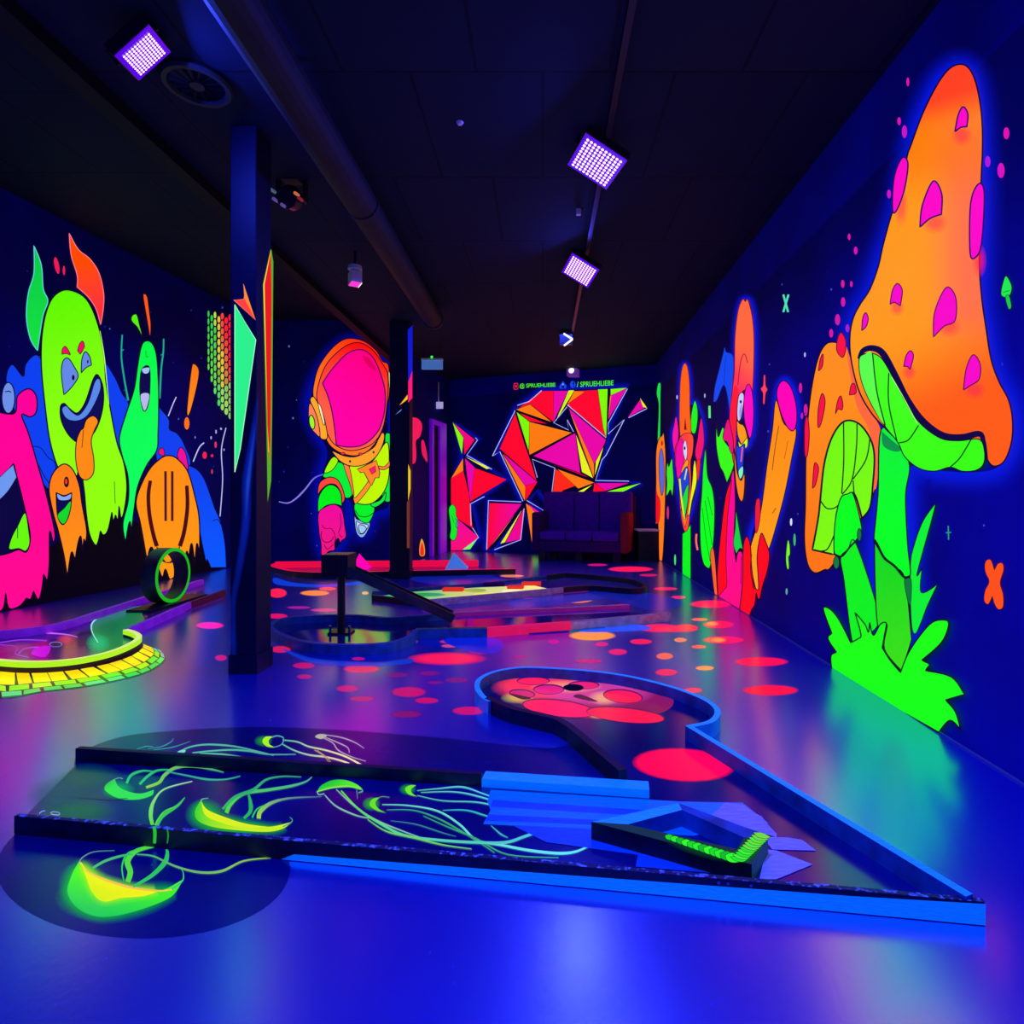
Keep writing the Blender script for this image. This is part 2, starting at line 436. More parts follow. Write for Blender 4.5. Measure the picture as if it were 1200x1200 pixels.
# ------------------------------------------------------------------ room shell
y0 = -2.6
def on(pl, y): d = pl.n.dot(pl.p); return Vector(((d-pl.n.y*y)/pl.n.x, y, 0))
rA, rB = on(WR, y0), cross2(WR.p, WR.n, WB.p, WB.n)
lA, lB = on(WL, y0), on(WL, 8.30)
def wall(name, a, b, pl, z1, bands=()):
    mb = MB(); a = Vector((a.x, a.y, 0)); b = Vector((b.x, b.y, 0)); o = -pl.n*0.12
    zs = [0.0]+[q[0] for q in bands]+[z1]; mats = ['wall']+[q[1] for q in bands]
    up = lambda v, z: Vector((v.x, v.y, z))
    for i in range(len(zs)-1):
        mb.poly([up(a, zs[i]), up(b, zs[i]), up(b, zs[i+1]), up(a, zs[i+1])], mats[i])
    ao, bo = a+o, b+o
    mb.poly([up(ao, 0), up(ao, z1), up(bo, z1), up(bo, 0)], 'outer')
    mb.poly([up(a, z1), up(b, z1), up(bo, z1), up(ao, z1)], 'outer').poly([up(a, 0), up(ao, 0), up(bo, 0), up(b, 0)], 'outer')
    mb.poly([up(a, 0), up(a, z1), up(ao, z1), up(ao, 0)], 'outer').poly([up(b, 0), up(bo, 0), up(bo, z1), up(b, z1)], 'outer')
    return mb
mw = {}
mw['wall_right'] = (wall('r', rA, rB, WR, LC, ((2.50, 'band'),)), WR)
mw['wall_left'] = (wall('l', lA, lB, WL, HC), WL)
mw['wall_back_left'] = (wall('a', lB, c_ab, WA, HC), WA)
mw['wall_door'] = (wall('d', c_ab, c_db, WD, HC), WD)
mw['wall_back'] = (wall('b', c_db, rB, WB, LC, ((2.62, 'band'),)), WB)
mfr = MB().box(lA.x-0.1, rA.x+0.1, y0-0.12, y0, 0, HC, 'wall')
struct(mfr.build('wall_front'))
struct(MB().box(-5.4, -2.10, y0-0.1, 8.42, HC, HC+0.1, 'ceiling').build('ceiling'))
struct(MB().box(-2.10, 2.2, y0-0.1, 8.30, LC, LC+0.1, 'ceiling').build('ceiling'))
struct(MB().box(-1.86, 2.2, 8.30, 10.4, LC, LC+0.1, 'ceiling').build('ceiling'))
struct(MB().box(-2.20, -2.101, y0, 8.29, LC-0.07, HC, 'beam').build('trim_1'))

# pale line where the right wall meets the floor
mb = MB(); d = (rB-rA).normalized(); n = WR.n
a, b = rA+d*0.1, rB-d*0.05
P = lambda v, k, z: Vector((v.x+n.x*k, v.y+n.y*k, z))
mb.poly([P(a, .008, 0.001), P(b, .008, 0.001), P(b, .008, .007), P(a, .008, .007)], 'edge_dim')
mb.poly([P(a, 0.001, .007), P(a, .008, .007), P(b, .008, .007), P(b, 0.001, .007)], 'edge_dim')
struct(mb.build('baseboard_right'))

# ------------------------------------------------------------------ pillars
def pillar(x0, x1, ya, yb, z1, label, shards):
    r = thing('pillar', label, 'pillar', ((x0+x1)/2, (ya+yb)/2, 0), 'dark square pillars carrying the ceiling beam')
    MB().box(x0, x1, ya, yb, 0, z1, 'pillar').build('shaft', r, bevel=0.006)
    MB().box(x0-.006, x1+.006, ya-.006, yb+.006, 0.001, 0.10, 'black').build('plinth', r)
    for nm, m in shards: m.build(nm, r)
    return r
M['pillar'] = pbr('dark_navy_pillar_paint', (0.003, 0.004, 0.035), 0.5, 0.3, noise=0.3, nscale=3)
fr = Plane((0, 3.08, 0), (0, -1, 0)); sd = Plane((-1.52, 0, 0), (1, 0, 0))
T1 = Z(255, 280, 90, 540)
def shard_art(pl, shapes, step=0.0002):
    A = Art(pl, 0.0012, step); A.part('painted_shard')
    for T, pts, c, out, oc in shapes: A.f(T, pts, c, out, oc, smooth=False)
    return ('painted_shard', A.parts[0][1])
sh = [shard_art(fr, [(T1, [(122, 462), (270, 710), (200, 1200), (160, 1480), (122, 1640)], '2cf08c', 0.9, 'b0ffd8')]),
      shard_art(fr, [(T1, [(115, 430), (185, 425), (190, 400), (268, 570)], 'ff4038', 0.8, 'ff8078'), (T1, [(182, 312), (268, 570), (190, 420)], 'ff8a28', 0, INK)]),
      shard_art(sd, [(T1, [(375, 70), (390, 160), (382, 1200), (375, 1700), (350, 1850), (345, 1500), (318, 320)], '58a820', 0, INK),
                     (T1, [(372, 75), (376, 400), (366, 1200), (362, 1500), (355, 1500), (318, 320)], 'e8d838', 0, INK),
                     (T1, [(372, 90), (378, 400), (372, 1200), (366, 1600), (348, 1300), (328, 320)], 'e81800', 0, INK)])]
A = Art(fr, 0.0010, 0.0002); A.part('painted_streak')
TC = Z(230, 400, 280)
for P, w_, c_ in (([(312, 250), (285, 480), (255, 700), (245, 950), (170, 1400)], (2, 5, 7, 6, 4), '1030f0'), ([(300, 400), (262, 700), (250, 900)], (1, 3, 1), '3060ff'), ([(190, 1200), (185, 1500), (200, 1650)], (3, 5, 2), '0828d0')):
    P_ = smooth_path([(TC[0]+p[0]*TC[2], TC[1]+p[1]*TC[2]) for p in P], False, 6); n_ = len(P_)
    V_, C_ = [], []
    cc_ = rgb(c_)
    for k, al in ((-1, 0), (-.3, .32), (.3, .32), (1, 0)):
        for i in range(n_):
            d_ = (P_[min(i+1, n_-1)]-P_[max(i-1, 0)]).normalized(); fa = min(1, i/6, (n_-1-i)/6)
            V_.append(P_[i]+Vector((-d_.y, d_.x))*k*wquad(w_, i/(n_-1))); C_.append(cc_[:3]+(al*fa,))
    A._put(V_, [(j*n_+i, j*n_+i+1, (j+1)*n_+i+1, (j+1)*n_+i) for j in range(3) for i in range(n_-1)], C_, 'spray')
sh.append(('painted_streak', A.parts[0][1]))
pillar(-1.66, -1.52, 3.08, 3.25, LC-0.006, 'dark square pillar nearer the camera with painted green and red shards', sh)
sd2 = Plane((-1.505, 0, 0), (1, 0, 0)); fr2 = Plane((0, 6.55, 0), (0, -1, 0))
T2 = Z(450, 360, 90, 338)
sh2 = [shard_art(sd2, [(T2, [(104, 100), (125, 80), (125, 280), (106, 330)], '0818d0', 0, INK), (T2, [(106, 330), (124, 280), (124, 400), (106, 420)], 'ff1878', 0, INK), (T2, [(106, 690), (116, 720), (116, 800), (106, 850)], 'e8c828', 0, INK),
                       (T2, [(100, 860), (112, 840), (112, 1060), (100, 1060)], '6a3028', 0, INK)]),
       shard_art(fr2, [(T2, [(68, 432), (104, 385), (104, 405)], 'e0d028', 0.4, 'ff4020'), (T2, [(48, 475), (78, 448), (75, 456)], '6090ff', 0, INK)])]
pillar(-1.73, -1.505, 6.55, 6.72, LC-0.006, 'dark square pillar farther back beside the astronaut painting', sh2)

# ------------------------------------------------------------------ ceiling fittings
px_ = -1.15
r = thing('ventilation_pipe', 'round grey ventilation pipe running along under the dark ceiling', 'pipe', (px_, 2, 2.80))
MB().tube([(px_, -2.4, 2.80), (px_, 3.7, 2.80)], 0.10, 'pipe', 20).build('pipe_section', r, smooth=False)
MB().tube([(px_, 3.7, 2.80), (px_, 6.15, 2.80)], 0.098, 'pipe', 20).build('pipe_section', r)
for y in (1.4, 3.7, 6.1): MB().tube([(px_, y-.02, 2.80), (px_, y+.02, 2.80)], 0.106, 'pipe', 20).build('pipe_collar', r)
for y in (0.6, 2.6, 5.0): MB().box(px_-.006, px_+.006, y-.01, y+.01, 2.89, LC, 'black_satin').build('hanger', r)

def vent():
    c = G(231, 100, LC-0.02); r = thing('ceiling_vent', 'round grille vent on the dark ceiling beside the leftmost lamp', 'vent', c)
    m = MB(); n = 32
    prof = [(0.150, 0.018), (0.155, 0.0), (0.145, -0.012), (0.125, -0.012), (0.118, 0.004)]
    for i in range(n):
        for j in range(len(prof)-1):
            q = []
            for (a, b) in ((i, j), (i+1, j), (i+1, j+1), (i, j+1)):
                th = 2*math.pi*a/n; q.append(c+Vector((prof[b][0]*math.cos(th), prof[b][0]*math.sin(th), prof[b][1])))
            m.poly(q, 'vent')
    m.build('rim', r)
    m = MB()
    for i in range(14):
        th = 2*math.pi*i/14; u = Vector((math.cos(th), math.sin(th), 0)); v = Vector((-u.y, u.x, 0))
        m.poly([c+u*.03-v*.004+Vector((0, 0, -.004)), c+u*.115-v*.012+Vector((0, 0, -.004)), c+u*.115+v*.008+Vector((0, 0, .012)), c+u*.03+v*.004+Vector((0, 0, .012))], 'vent')
    m.tube([c+Vector((0, 0, -.008)), c+Vector((0, 0, .015))], .032, 'vent', 16)
    m.build('blades', r)
M['vent'] = pbr('grey_vent_metal', (0.02, 0.03, 0.035), 0.5, 0.3)
vent()

def rot3(a, b, c):
    ca, sa, cb, sb, cc, sn = math.cos(a), math.sin(a), math.cos(b), math.sin(b), math.cos(c), math.sin(c)
    def f(p):
        x, y, z = p
        y, z = y*ca-z*sa, y*sa+z*ca
        x, z = x*cb+z*sb, -x*sb+z*cb
        return Vector((x*cc-y*sn, x*sn+y*cc, z))
    return f
LAMPCOL = (0.025, 0.05, 1.0)
def lamp(c, ang, size, top, label, watts):
    c = Vector(c); R = rot3(*ang); h = size/2
    r = thing('black_light_lamp', label, 'lamp', c, 'square black light floodlights on the ceiling')
    W = lambda p: c+R(p)
    MB().box(-h-.02, h+.02, -h-.02, h+.02, 0.004, 0.055, 'black_satin', W).build('housing', r, bevel=0.004)
    m = MB().box(-h-.016, h+.016, -h-.016, h+.016, -0.001, 0.004, 'uv_glass', W); lens = m.build('lens', r)
    m = MB()
    for i in range(10):
        for j in range(10):
            x, y = -h+.01+(size-.02)*i/9, -h+.01+(size-.02)*j/9; k = .0071*size/.2
            m.poly([W((x+k*math.cos(t), y+k*math.sin(t), -0.004)) for t in (-2*math.pi*q/10 for q in range(10))], 'led')
    m.build('diode_grid', lens)
    m = MB()
    for sx in (-1, 1): m.tube([W((sx*(h+.03), 0, .03)), W((sx*(h+.03), 0, .09)), c+Vector((0, 0, .105))+R((sx*.05, 0, 0))], .008, 'black_satin', 6)
    m.tube([c+Vector((0, 0, .09)), Vector((c.x, c.y, top))], .014, 'black_satin', 8)
    m.build('bracket', r)
    L = bpy.data.lights.new('black_light_beam', 'AREA'); L.shape = 'SQUARE'; L.size = size; L.energy = watts; L.color = LAMPCOL
    lo = bpy.data.objects.new('black_light_beam', L); COL.objects.link(lo); lo.parent = r
    z = R((0, 0, 1)); lo.rotation_euler = Vector((-z.x, -z.y, -z.z)).to_track_quat('-Z', 'Y').to_euler(); lo.location = -z*0.02
    return r
KW = 1.0
lamp((-1.673, 2.435, 2.80), (0.236, -0.741, 0.01), 0.155, LC, 'square violet black light lamp on the left ceiling beside the round vent', 20*KW)
lamp((0.298, 3.213, 2.789), (-0.11, 0.418, 0.288), 0.228, LC, 'larger of the two square violet black light lamps on the middle rail', 24*KW)
lamp((0.307, 4.768, 2.79), (-0.279, 0.492, 0.174), 0.222, LC, 'smaller square violet black light lamp farther along the middle rail', 14*KW)
# unseen area lights: lamps assumed behind the camera, others added to brighten the hall
for q, (x, y, z, wt) in enumerate(((0.1, 0.9, 2.86, 56), (-3.3, 1.2, 3.38, 20), (0.1, -1.3, 2.86, 62), (0.3, 6.9, 2.86, 20), (-2.9, 6.0, 3.40, 8))):
    L = bpy.data.lights.new('black_light_beam', 'AREA'); L.shape = 'SQUARE'; L.size = 0.2; L.energy = wt*KW; L.color = LAMPCOL; L.spread = math.radians(125)
    lo = bpy.data.objects.new('black_light_beam', L); COL.objects.link(lo); lo.location = (x, y, z)

tag(MB().box(0.34, 0.37, 0.4, 6.9, LC-.03, LC, 'black_satin').build('ceiling_rail', loc=(0.355, 3.6, LC-.03)), 'thin black ceiling rail carrying the middle row of lamps', 'rail')
c = Vector((0.293, 6.87, 2.79)); r = thing('chevron_lamp', 'tilted lamp, bright edges shown as glowing tubes, at the far end of the ceiling rail', 'lamp', c)
at = lambda px, py: EYE+ray(px, py)*6.87
MB().tube([at(660.5, 391), at(671, 397.5)], .011, 'lit_white', 8).build('tube', r); MB().tube([at(671, 397.5), at(661, 405)], .011, 'lit_white', 8).build('tube', r)  # emissive tubes stand in for the bright edges of a tilted lamp
MB().box(c.x-.09, c.x+.06, c.y+.03, c.y+.09, 2.74, LC, 'black_satin').build('housing', r)
# small pale fitting between the two lamps
c = EYE+ray(678, 252)*4.0
r = thing('cable_junction', 'small pale junction fitting with cables between the two middle lamps', 'fitting', c)
MB().box(c.x-.016, c.x+.016, c.y-.015, c.y+.015, c.z, c.z+.05, 'white').build('body', r, bevel=.003)
MB().tube([c+Vector((.01, 0, .03)), c+Vector((.05, 0, .05)), c+Vector((.045, 0, LC-c.z-.002))], .004, 'black_satin', 6).build('cable', r)
MB().tube([c+Vector((0, 0, .05)), Vector((c.x, c.y, LC))], .006, 'black_satin', 6).build('stem', r)
# sensor dot
c = G(539, 146, LC-.012); tag(MB().tube([c, c+Vector((0, 0, .012))], [.012, .02], 'white', 10).build('ceiling_sensor', loc=c), 'tiny pale ceiling sensor left of the middle lamps', 'sensor')

# projector under the left ceiling
d0 = 4.7; at = lambda px, py, d=d0: EYE+ray(px, py)*d
c = at(416, 327)
r = thing('ceiling_projector', 'small pale box projector with magenta lit underside hanging from the ceiling', 'projector', c)
R = rot3(0, 0, 0.55); W = lambda p: c+R(p)
bd = MB().box(-.042, .042, -.06, .06, -.04, .055, 'white', W).build('body', r, bevel=.004)
MB().box(-.038, .036, -.056, .056, -.045, -.0395, 'lit_pink', W).build('lit_window', bd)
MB().box(.036, .0425, -.056, .056, -.046, -.039, 'lit_white', W).build('lit_edge', bd)
MB().tube([c+Vector((0, 0, .055)), c+Vector((0, 0, .075)), c+Vector((0, 0, .105)), c+Vector((0, 0, .115))], [.027, .056, .052, .022], 'white', 16).build('mount_cap', r)
MB().tube([c+Vector((0, 0, .115)), Vector((c.x, c.y, LC))], .010, 'black_satin', 8).build('mount_rod', r)
MB().box(.0425, .054, .0, .012, .038, .048, 'lit_green', W).build('indicator', bd)
# moving head spotlight
d0 = 3.65; c = at(342, 232, d0)
r = thing('stage_spotlight', 'black stage spotlight with small colour glints below the left ceiling', 'spotlight', c)
MB().tube([c+Vector((0, .06, .02)), c+Vector((0, -.02, -.01)), c+Vector((0, -.08, -.04))], [.055, .075, .06], 'black_satin', 16).build('head', r)
head = [o for o in bpy.data.objects if o.name == 'head'][0]
MB().box(c.x-.05, c.x+.05, c.y-.04, c.y+.04, c.z+.10, c.z+.16, 'black_satin').build('base', r)
for sx in (-1, 1): MB().box(c.x+sx*.085-.008, c.x+sx*.085+.008, c.y-.02, c.y+.02, c.z-.03, c.z+.12, 'black_satin').build('yoke_arm', r)
MB().box(c.x-.093, c.x+.093, c.y-.02, c.y+.02, c.z+.115, c.z+.13, 'black_satin').build('yoke_bar', r)
MB().tube([c+Vector((0, 0, .16)), Vector((c.x, c.y, LC))], .015, 'black_satin', 8).build('mount_rod', r)
for (dx, dz, cc) in ((-.083, .0, 'glint_pale'), (-.07, -.055, 'glint_violet'), (.062, -.02, 'glint_orange'), (.085, -.05, 'glint_red'), (-.02, -.09, 'glint_violet')):  # emissive stubs standing in for coloured glints on the head
    p = c+Vector((dx, -.10, dz)); M.setdefault(cc, pbr(cc+'_glass', (0.1, 0.1, 0.1), 0.2, 0.5, emit={'glint_pale': '405868', 'glint_violet': '504088', 'glint_orange': 'c06838', 'glint_red': '801820'}[cc]))
    MB().tube([p, p+Vector((0, .05, .01))], .010, cc, 8).build('lens', head)

# emergency sign
d0 = 7.5; c = at(506.5, 427, d0)
r = thing('emergency_sign', 'pale rectangular emergency sign with green indicator hung from the ceiling', 'sign', c)
MB().box(c.x-.135, c.x+.135, c.y-.02, c.y+.02, c.z-.065, c.z+.05, 'sign').build('panel', r, bevel=.004)
MB().box(c.x-.14, c.x+.14, c.y-.03, c.y+.03, c.z+.05, c.z+.075, 'white').build('housing', r, bevel=.004)
MB().tube([c+Vector((0, -.032, .078)), c+Vector((0, -.03, .10))], .014, 'lit_green', 8).build('indicator', r)
for sx in (-.1, .1): MB().tube([c+Vector((sx, 0, .075)), Vector((c.x+sx, c.y, LC))], .004, 'black_satin', 6).build('hanger', r)

# camera-like projector above the writing
W = lambda px, py, o: WB.at(px, py, o)
c = WB.at(673, 437, 0)
r = thing('wall_projector', 'small violet wall projector with bright lens above the green writing', 'projector', c)
def wbox(pl, x0, x1, ya, yb, o0, o1, mat, m=None):
    m = m or MB(); A = [pl.at(x0, yb, o0), pl.at(x1, yb, o0), pl.at(x1, ya, o0), pl.at(x0, ya, o0)]
    B = [p+pl.n*(o1-o0) for p in A]
    for q in ((A[3], A[2], A[1], A[0]), B, (A[0], A[1], B[1], B[0]), (A[1], A[2], B[2], B[1]), (A[2], A[3], B[3], B[2]), (A[3], A[0], B[0], B[3])): m.poly(list(q), mat)
    return m
M['violet_plastic'] = pbr('violet_lit_plastic', (0.3, 0.1, 0.5), 0.4, 0.4, emit='582888', es=0.7)
bd = wbox(WB, 667.5, 679, 432, 442.5, 0.002, 0.16, 'violet_plastic').build('body', r)
m = MB(); q = WB.at(673, 436.5, 0.162); m.tube([q, q+WB.n*.02], [.045, .03], 'lit_white', 14); m.build('lens', bd)
wbox(WB, 656, 672, 411, 419, 0.002, 0.2, 'black_satin').build('speaker_box', None)
o = bpy.data.objects['speaker_box']; tag(o, 'dark box speaker high on the back wall under the ceiling', 'speaker')

# pull-cord box by the door
c = WD.at(513.5, 476, 0)
r = thing('wall_switch_box', 'small white wall box with a thin conduit above the violet door', 'switch', c)
M['lit_pale'] = pbr('pale_plastic', (0.8, 0.8, 0.8), 0.4, 0.4, emit='a0a0d8', es=0.8)
wbox(WD, 511, 516, 471, 479, 0.002, 0.05, 'lit_pale').build('body', r)
wbox(WD, 513, 513.9, 448, 471, 0.002, 0.012, 'white').build('conduit', r)

# door in the side wall
r = thing('door_1', 'violet framed door in the side wall beside the back corner', 'door', WD.at(510, 650, 0)); del r['category']; struct(r)
yb = lambda x: WD  # base follows the floor
def dpoly(x0, x1, zt, zb, o0, o1, mat, name):
    g0, g1 = G(x0, VY+60), G(x1, VY+60)
    m = MB(); a = WD.at(x0, 600, 0); b = WD.at(x1, 600, 0)
    A = [Vector((a.x, a.y, zb)), Vector((b.x, b.y, zb)), Vector((b.x, b.y, zt)), Vector((a.x, a.y, zt))]
    A = [p+WD.n*o0 for p in A]; B = [p+WD.n*(o1-o0) for p in A]
    for q in (A[::-1], B, (A[0], A[1], B[1], B[0]), (A[1], A[2], B[2], B[1]), (A[2], A[3], B[3], B[2]), (A[3], A[0], B[0], B[3])): m.poly(list(q), mat)
    return m.build(name, r)
zt = (lambda p: p.z)(WD.at(503.5, 491, 0))
dpoly(503, 505.3, zt, 0.003, 0.002, 0.05, 'purple_frame', 'door_jamb')
dpoly(512.5, 520, zt, 0.003, 0.002, 0.05, 'purple_frame', 'door_jamb')
dpoly(505.3, 512.5, zt, zt-0.07, 0.002, 0.05, 'purple_frame', 'door_head')
dpoly(505.3, 512.5, zt-0.07, 0.003, 0.002, 0.015, 'wall_dark', 'door_leaf')

# ------------------------------------------------------------------ sofa
def sofa():
    c = Vector((0.61, 8.52, 0)); r = thing('sofa', 'dark violet three seat sofa in front of the geometric wall painting', 'sofa', c)
    R = rot3(0, 0, -0.30); W = lambda p: c+R(p)
    wd = 0.70
    MB().box(-wd+.1, wd-.1, -.36, .2, .14, .30, 'sofa_dark', W).build('base', r, bevel=.02)
    for i in range(3):
        x0 = -wd+.12+i*(2*wd-.24)/3; x1 = x0+(2*wd-.24)/3-.008
        MB().box(x0, x1, -.38, .14, .301, .43, 'sofa', W).build('seat_cushion', r, bevel=.035)
        MB().box(x0-(.10 if i == 0 else 0), x1+(.10 if i == 2 else 0), .14, .32, .30, 1.0, 'sofa', W).build('back_cushion', r, bevel=.035)
    MB().box(-wd, -wd+.115, -.36, .16, .14, .70, 'sofa_dark', W).build('armrest', r, bevel=.03)
    MB().box(wd-.115, wd, -.36, .16, .14, .70, 'sofa_red', W).build('armrest', r, bevel=.03)
    MB().box(-wd, wd, .32, .36, .14, .93, 'sofa_dark', W).build('back_panel', r, bevel=.01)
    for x in (-wd+.16, 0, wd-.16):
        for y in (-.32, .28): MB().box(x-.05, x+.05, y-.04, y+.04, 0, .14, 'black', W).build('leg', r)
M['sofa_red'] = pbr('dark_red_sofa_fabric', (0.35, 0.02, 0.05), 0.9, 0.1, noise=0.2, nscale=30)
sofa()
c = G(760, 656); r = thing('low_cabinet', 'low black cabinet with a pale top edge in the right back corner', 'cabinet', (1.48, 8.42, 0))
MB().box(1.37, 1.66, 8.28, 8.62, 0, .43, 'black_satin').build('body', r)
MB().box(1.36, 1.67, 8.27, 8.63, .431, .45, 'edge').build('top', r)
MB().box(1.385, 1.645, 8.268, 8.279, .03, .41, 'black').build('door', r)
# ================================================================== golf lanes
LZ = 0.008
def slab(mb, px, z1, mat, seg=1):
    W = [(lambda g, p: (g.x, g.y)+tuple(p[2:3]))(G(p[0], p[1], z1), p) for p in px]
    P = smooth_path(W, True, seg) if seg > 1 else [Vector(p[:2]) for p in W]
    mb.prism([(p.x, p.y) for p in P], 0.0005, z1, mat); return mb
# ---- front lane: tee on the left, corner on the right, round green behind
H = 0.052
r = thing('golf_lane', 'large front golf lane bent to a round green, painted with jellyfish', 'golf lane', G(620, 960), 'blacklight minigolf lanes')
FA, FB = G(16, 978), G(1155, 1085)
bed = [(30, 956), (92, 893), (300, 906), (560, 920), (741, 932), (660, 850), (640, 846), (588, 826), (566, 812), (564, 800), (584, 790), (650, 785), (700, 790), (750, 800), (800, 820), (832, 838), (812, 852), (1140, 1058), (900, 1046), (400, 998)]
slab(MB(), bed, LZ, 'bed_black').build('bed', r)
# front board: dark, with a light blue face to the right
d = (FB-FA).normalized(); nb = Vector((-d.y, d.x, 0))   # away from camera
if nb.y < 0: nb = -nb
def bar(A, B, w, h, side, top, away, z0=0.0, ea=None):
    m = MB(); A = Vector(A); B = Vector(B)
    xy = [(A.x, A.y), (B.x, B.y), (B.x+away.x*w, B.y+away.y*w), (A.x+away.x*w, A.y+away.y*w)]
    m.prism(xy, z0, h, side, top); return m
bar(FA, FB, 0.015, H, 'black', 'chip', nb).build('front_board', r, bevel=0.002)
frontb = [o for o in bpy.data.objects if o.name == 'front_board'][0]
FP = Plane(FA, (d.y, -d.x, 0) if d.x > 0 else (-d.y, d.x, 0))
if FP.n.y > 0: FP.n = -FP.n
def fb(px, z): # point of the front face under image column px
    q = FP.at(px, 1000, 0.0015); return Vector((q.x, q.y, z))
m = MB()
m.poly([fb(330, .002), fb(1154.6, .002), fb(1154.6, .049), fb(1000, .040), fb(700, .030), fb(450, .021), fb(345, .018)], 'blue_board')
m.build('light_blue_face', frontb, label='light blue face of the front board')
BA, BB = G(88, 893), G(700, 934.5); BC = G(761, 938.5)
d2 = (BC-BA).normalized(); n2 = Vector((-d2.y, d2.x, 0))
bt = BA+(BC-BA)*0.735
bar(BA, bt, 0.022, 0.048, 'black', 'black', n2).build('back_board', r, bevel=0.002)
bar(bt, BC, 0.055, 0.034, 'blue_board', 'blue_board', n2).build('plank', r, bevel=0.002, label='light blue wooden plank')
m = MB(); path = curb(m, [(1136, 1049, 1), (808, 851, 1), (833, 845), (841, 834), (832, 823), (811, 813), (781, 803), (740, 793), (700, 787), (650, 783), (612, 782), (583, 786), (564, 794), (559, 804), (565, 815), (575, 821.5)], 0.06, 0.024, ('blue_dim', 'blue_side', 'blue_board'), seg=7)
M['blue_side'] = pbr('blue_board_side', (0.04, 0.5, 0.7), 0.5, 0.35, noise=0.3, nscale=15, emit='002878', es=0.6)
m.build('curved_curb', r)
m = MB(); curb(m, [(571, 817, 1), (600, 829, 1), (652, 841, 1), (668, 850, 1), (730, 902, 1)], 0.062, 0.03, ('black', 'black', 'black'), seg=1); m.build('neck_board', r)
# cup and screws
g = G(672, 806, LZ); m = MB(); m.tube([g+Vector((0, 0, .0005)), g+Vector((0, 0, .002))], [.05, .05], 'wall_dark', 20); m.build('cup', r)
for px_s in (842, 853, 880):
    q = fb(px_s, .044); MB().tube([q, q+FP.n*.002], .004, 'steel', 8).build('screw', frontb)

# scaled wooden frame lying on the lane
hz0, hz = LZ+0.001, 0.058
def gp(px, py): g = G(px, py, hz); return Vector((g.x, g.y))
L_, B_, R_, F_ = gp(693, 963), gp(795, 941), gp(900, 979), gp(881, 1013)
cl = sum((L_, B_, R_, F_), Vector((0, 0)))/4
r2 = thing('frame_obstacle', 'four sided wooden frame with green painted scales lying on the front lane', 'obstacle', (cl.x, cl.y, hz0))
ins = offset_closed([(p.x, p.y) for p in (L_, F_, R_, B_)], 0.048)
iL, iF, iR, iB = [Vector(p) for p in ins]
d_lb = (B_-L_).normalized()
iL = gp(736, 966); iB = gp(799, 949)
for nm, q, side, top, lb in (('board', (L_, F_, iF, iL), 'black', 'scale_dark', 'black front board with bright green scales'), ('board', (F_, R_, iR, iF), 'scale_dark', 'scale_dark', 'short board covered with green scales'),
                   ('board', (R_, B_, iB, iR), 'blue_dim', 'blue_dim', 'dark blue board'), ('board', (B_, L_, iL, iB), 'blue_dim', 'blue_board', 'light blue topped board')):
    M.setdefault('scale_dark', pbr('dark_green_scale_paint', (0.01, 0.06, 0.02), 0.45, 0.4, emit='032a08', es=0.8))
    MB().prism([(p.x, p.y) for p in q], hz0, hz, side, top).build(nm, r2, label=lb)
TOP = Plane((0, 0, hz), (0, 0, 1))
A = Art(TOP, 0.0008, 0.0001, 'paint', 'spray'); A.part('painted_scales')
ZF = Z(690, 900, 270)
rs = random.Random(3)
def scale_row(p, q, n, ry, tw, cols):
    for i in range(n):
        t = (i+.5)/n; x = p[0]+(q[0]-p[0])*t; y = p[1]+(q[1]-p[1])*t
        for k, cc in enumerate(cols):
            oy = (k-(len(cols)-1)/2)*ry*1.5
            A.f(ZF, ell(x+tw[0]*oy, y+tw[1]*oy, (abs(q[0]-p[0])/n+abs(q[1]-p[1])/n)*.52, ry, 10, rs.uniform(-.3, .3)), cc, 0.25, '023008', smooth=False)
A.blob(ZF, 560, 420, 200, 40, '064010', .8, .32)
for i in range(12):      # long scales along the front board
    t = i/11; x, y = 420+t*330, 372+t*112; k = .75+.5*t
    k *= 1.55; y -= 9
    A.f(ZF, [(x-20*k, y-8*k, 1), (x, y-14*k), (x+22*k, y-2), (x+24*k, y+10*k, 1), (x+2, y+13*k), (x-16*k, y+6*k)], ('18d810', '22f008', '10b818', '30ff10')[i % 4], .5, '023008')
for i in range(11):      # slanting scales on the short board
    t = i/10; x, y = 780+t*120, 486-t*118
    A.f(ZF, [(x-44, y-16-t*6, 1), (x+4, y-20), (x+50, y-4+t*8, 1), (x+22, y+11), (x-18, y+4)], ('20e818', '48f030', '70d840', 'b09848')[min(3, int(t*2.2)+(i % 2))], .5, '023008')
r2b = r2; A.parts[0][1].build('painted_scales', r2)

# ---- left lane: violet, round bowl with lime curb
r = thing('golf_lane', 'violet golf lane on the left with lime rimmed bowl and loop', 'golf lane', G(60, 760), 'blacklight minigolf lanes')
hb = 0.06
bed = [(-90, 762), (-40, 772), (33, 778), (100, 773), (158, 757), (160, 748), (147, 741), (262, 700), (237, 684), (172, 703), (72, 733), (33, 737), (-40, 741), (-90, 750)]
slab(MB(), bed, LZ, 'violet_bed').build('bed', r)
m = MB(); curb(m, [(-110, 757), (-60, 767), (0, 773), (33, 775), (67, 774), (100, 770), (133, 762), (156, 752), (163, 745.5), (157, 740.5), (147, 737.5)], hb, 0.03, ('lime_curb', 'lime_curb', 'lime_top'), seg=6, z0=0.03)
M['lime_top'] = pbr('pale_lime_edge', (0.3, 0.4, 0.2), 0.5, 0.3, emit='d8f070', es=0.95)
m.build('round_curb', r, label='lime green fluorescent curb')
m2 = MB()
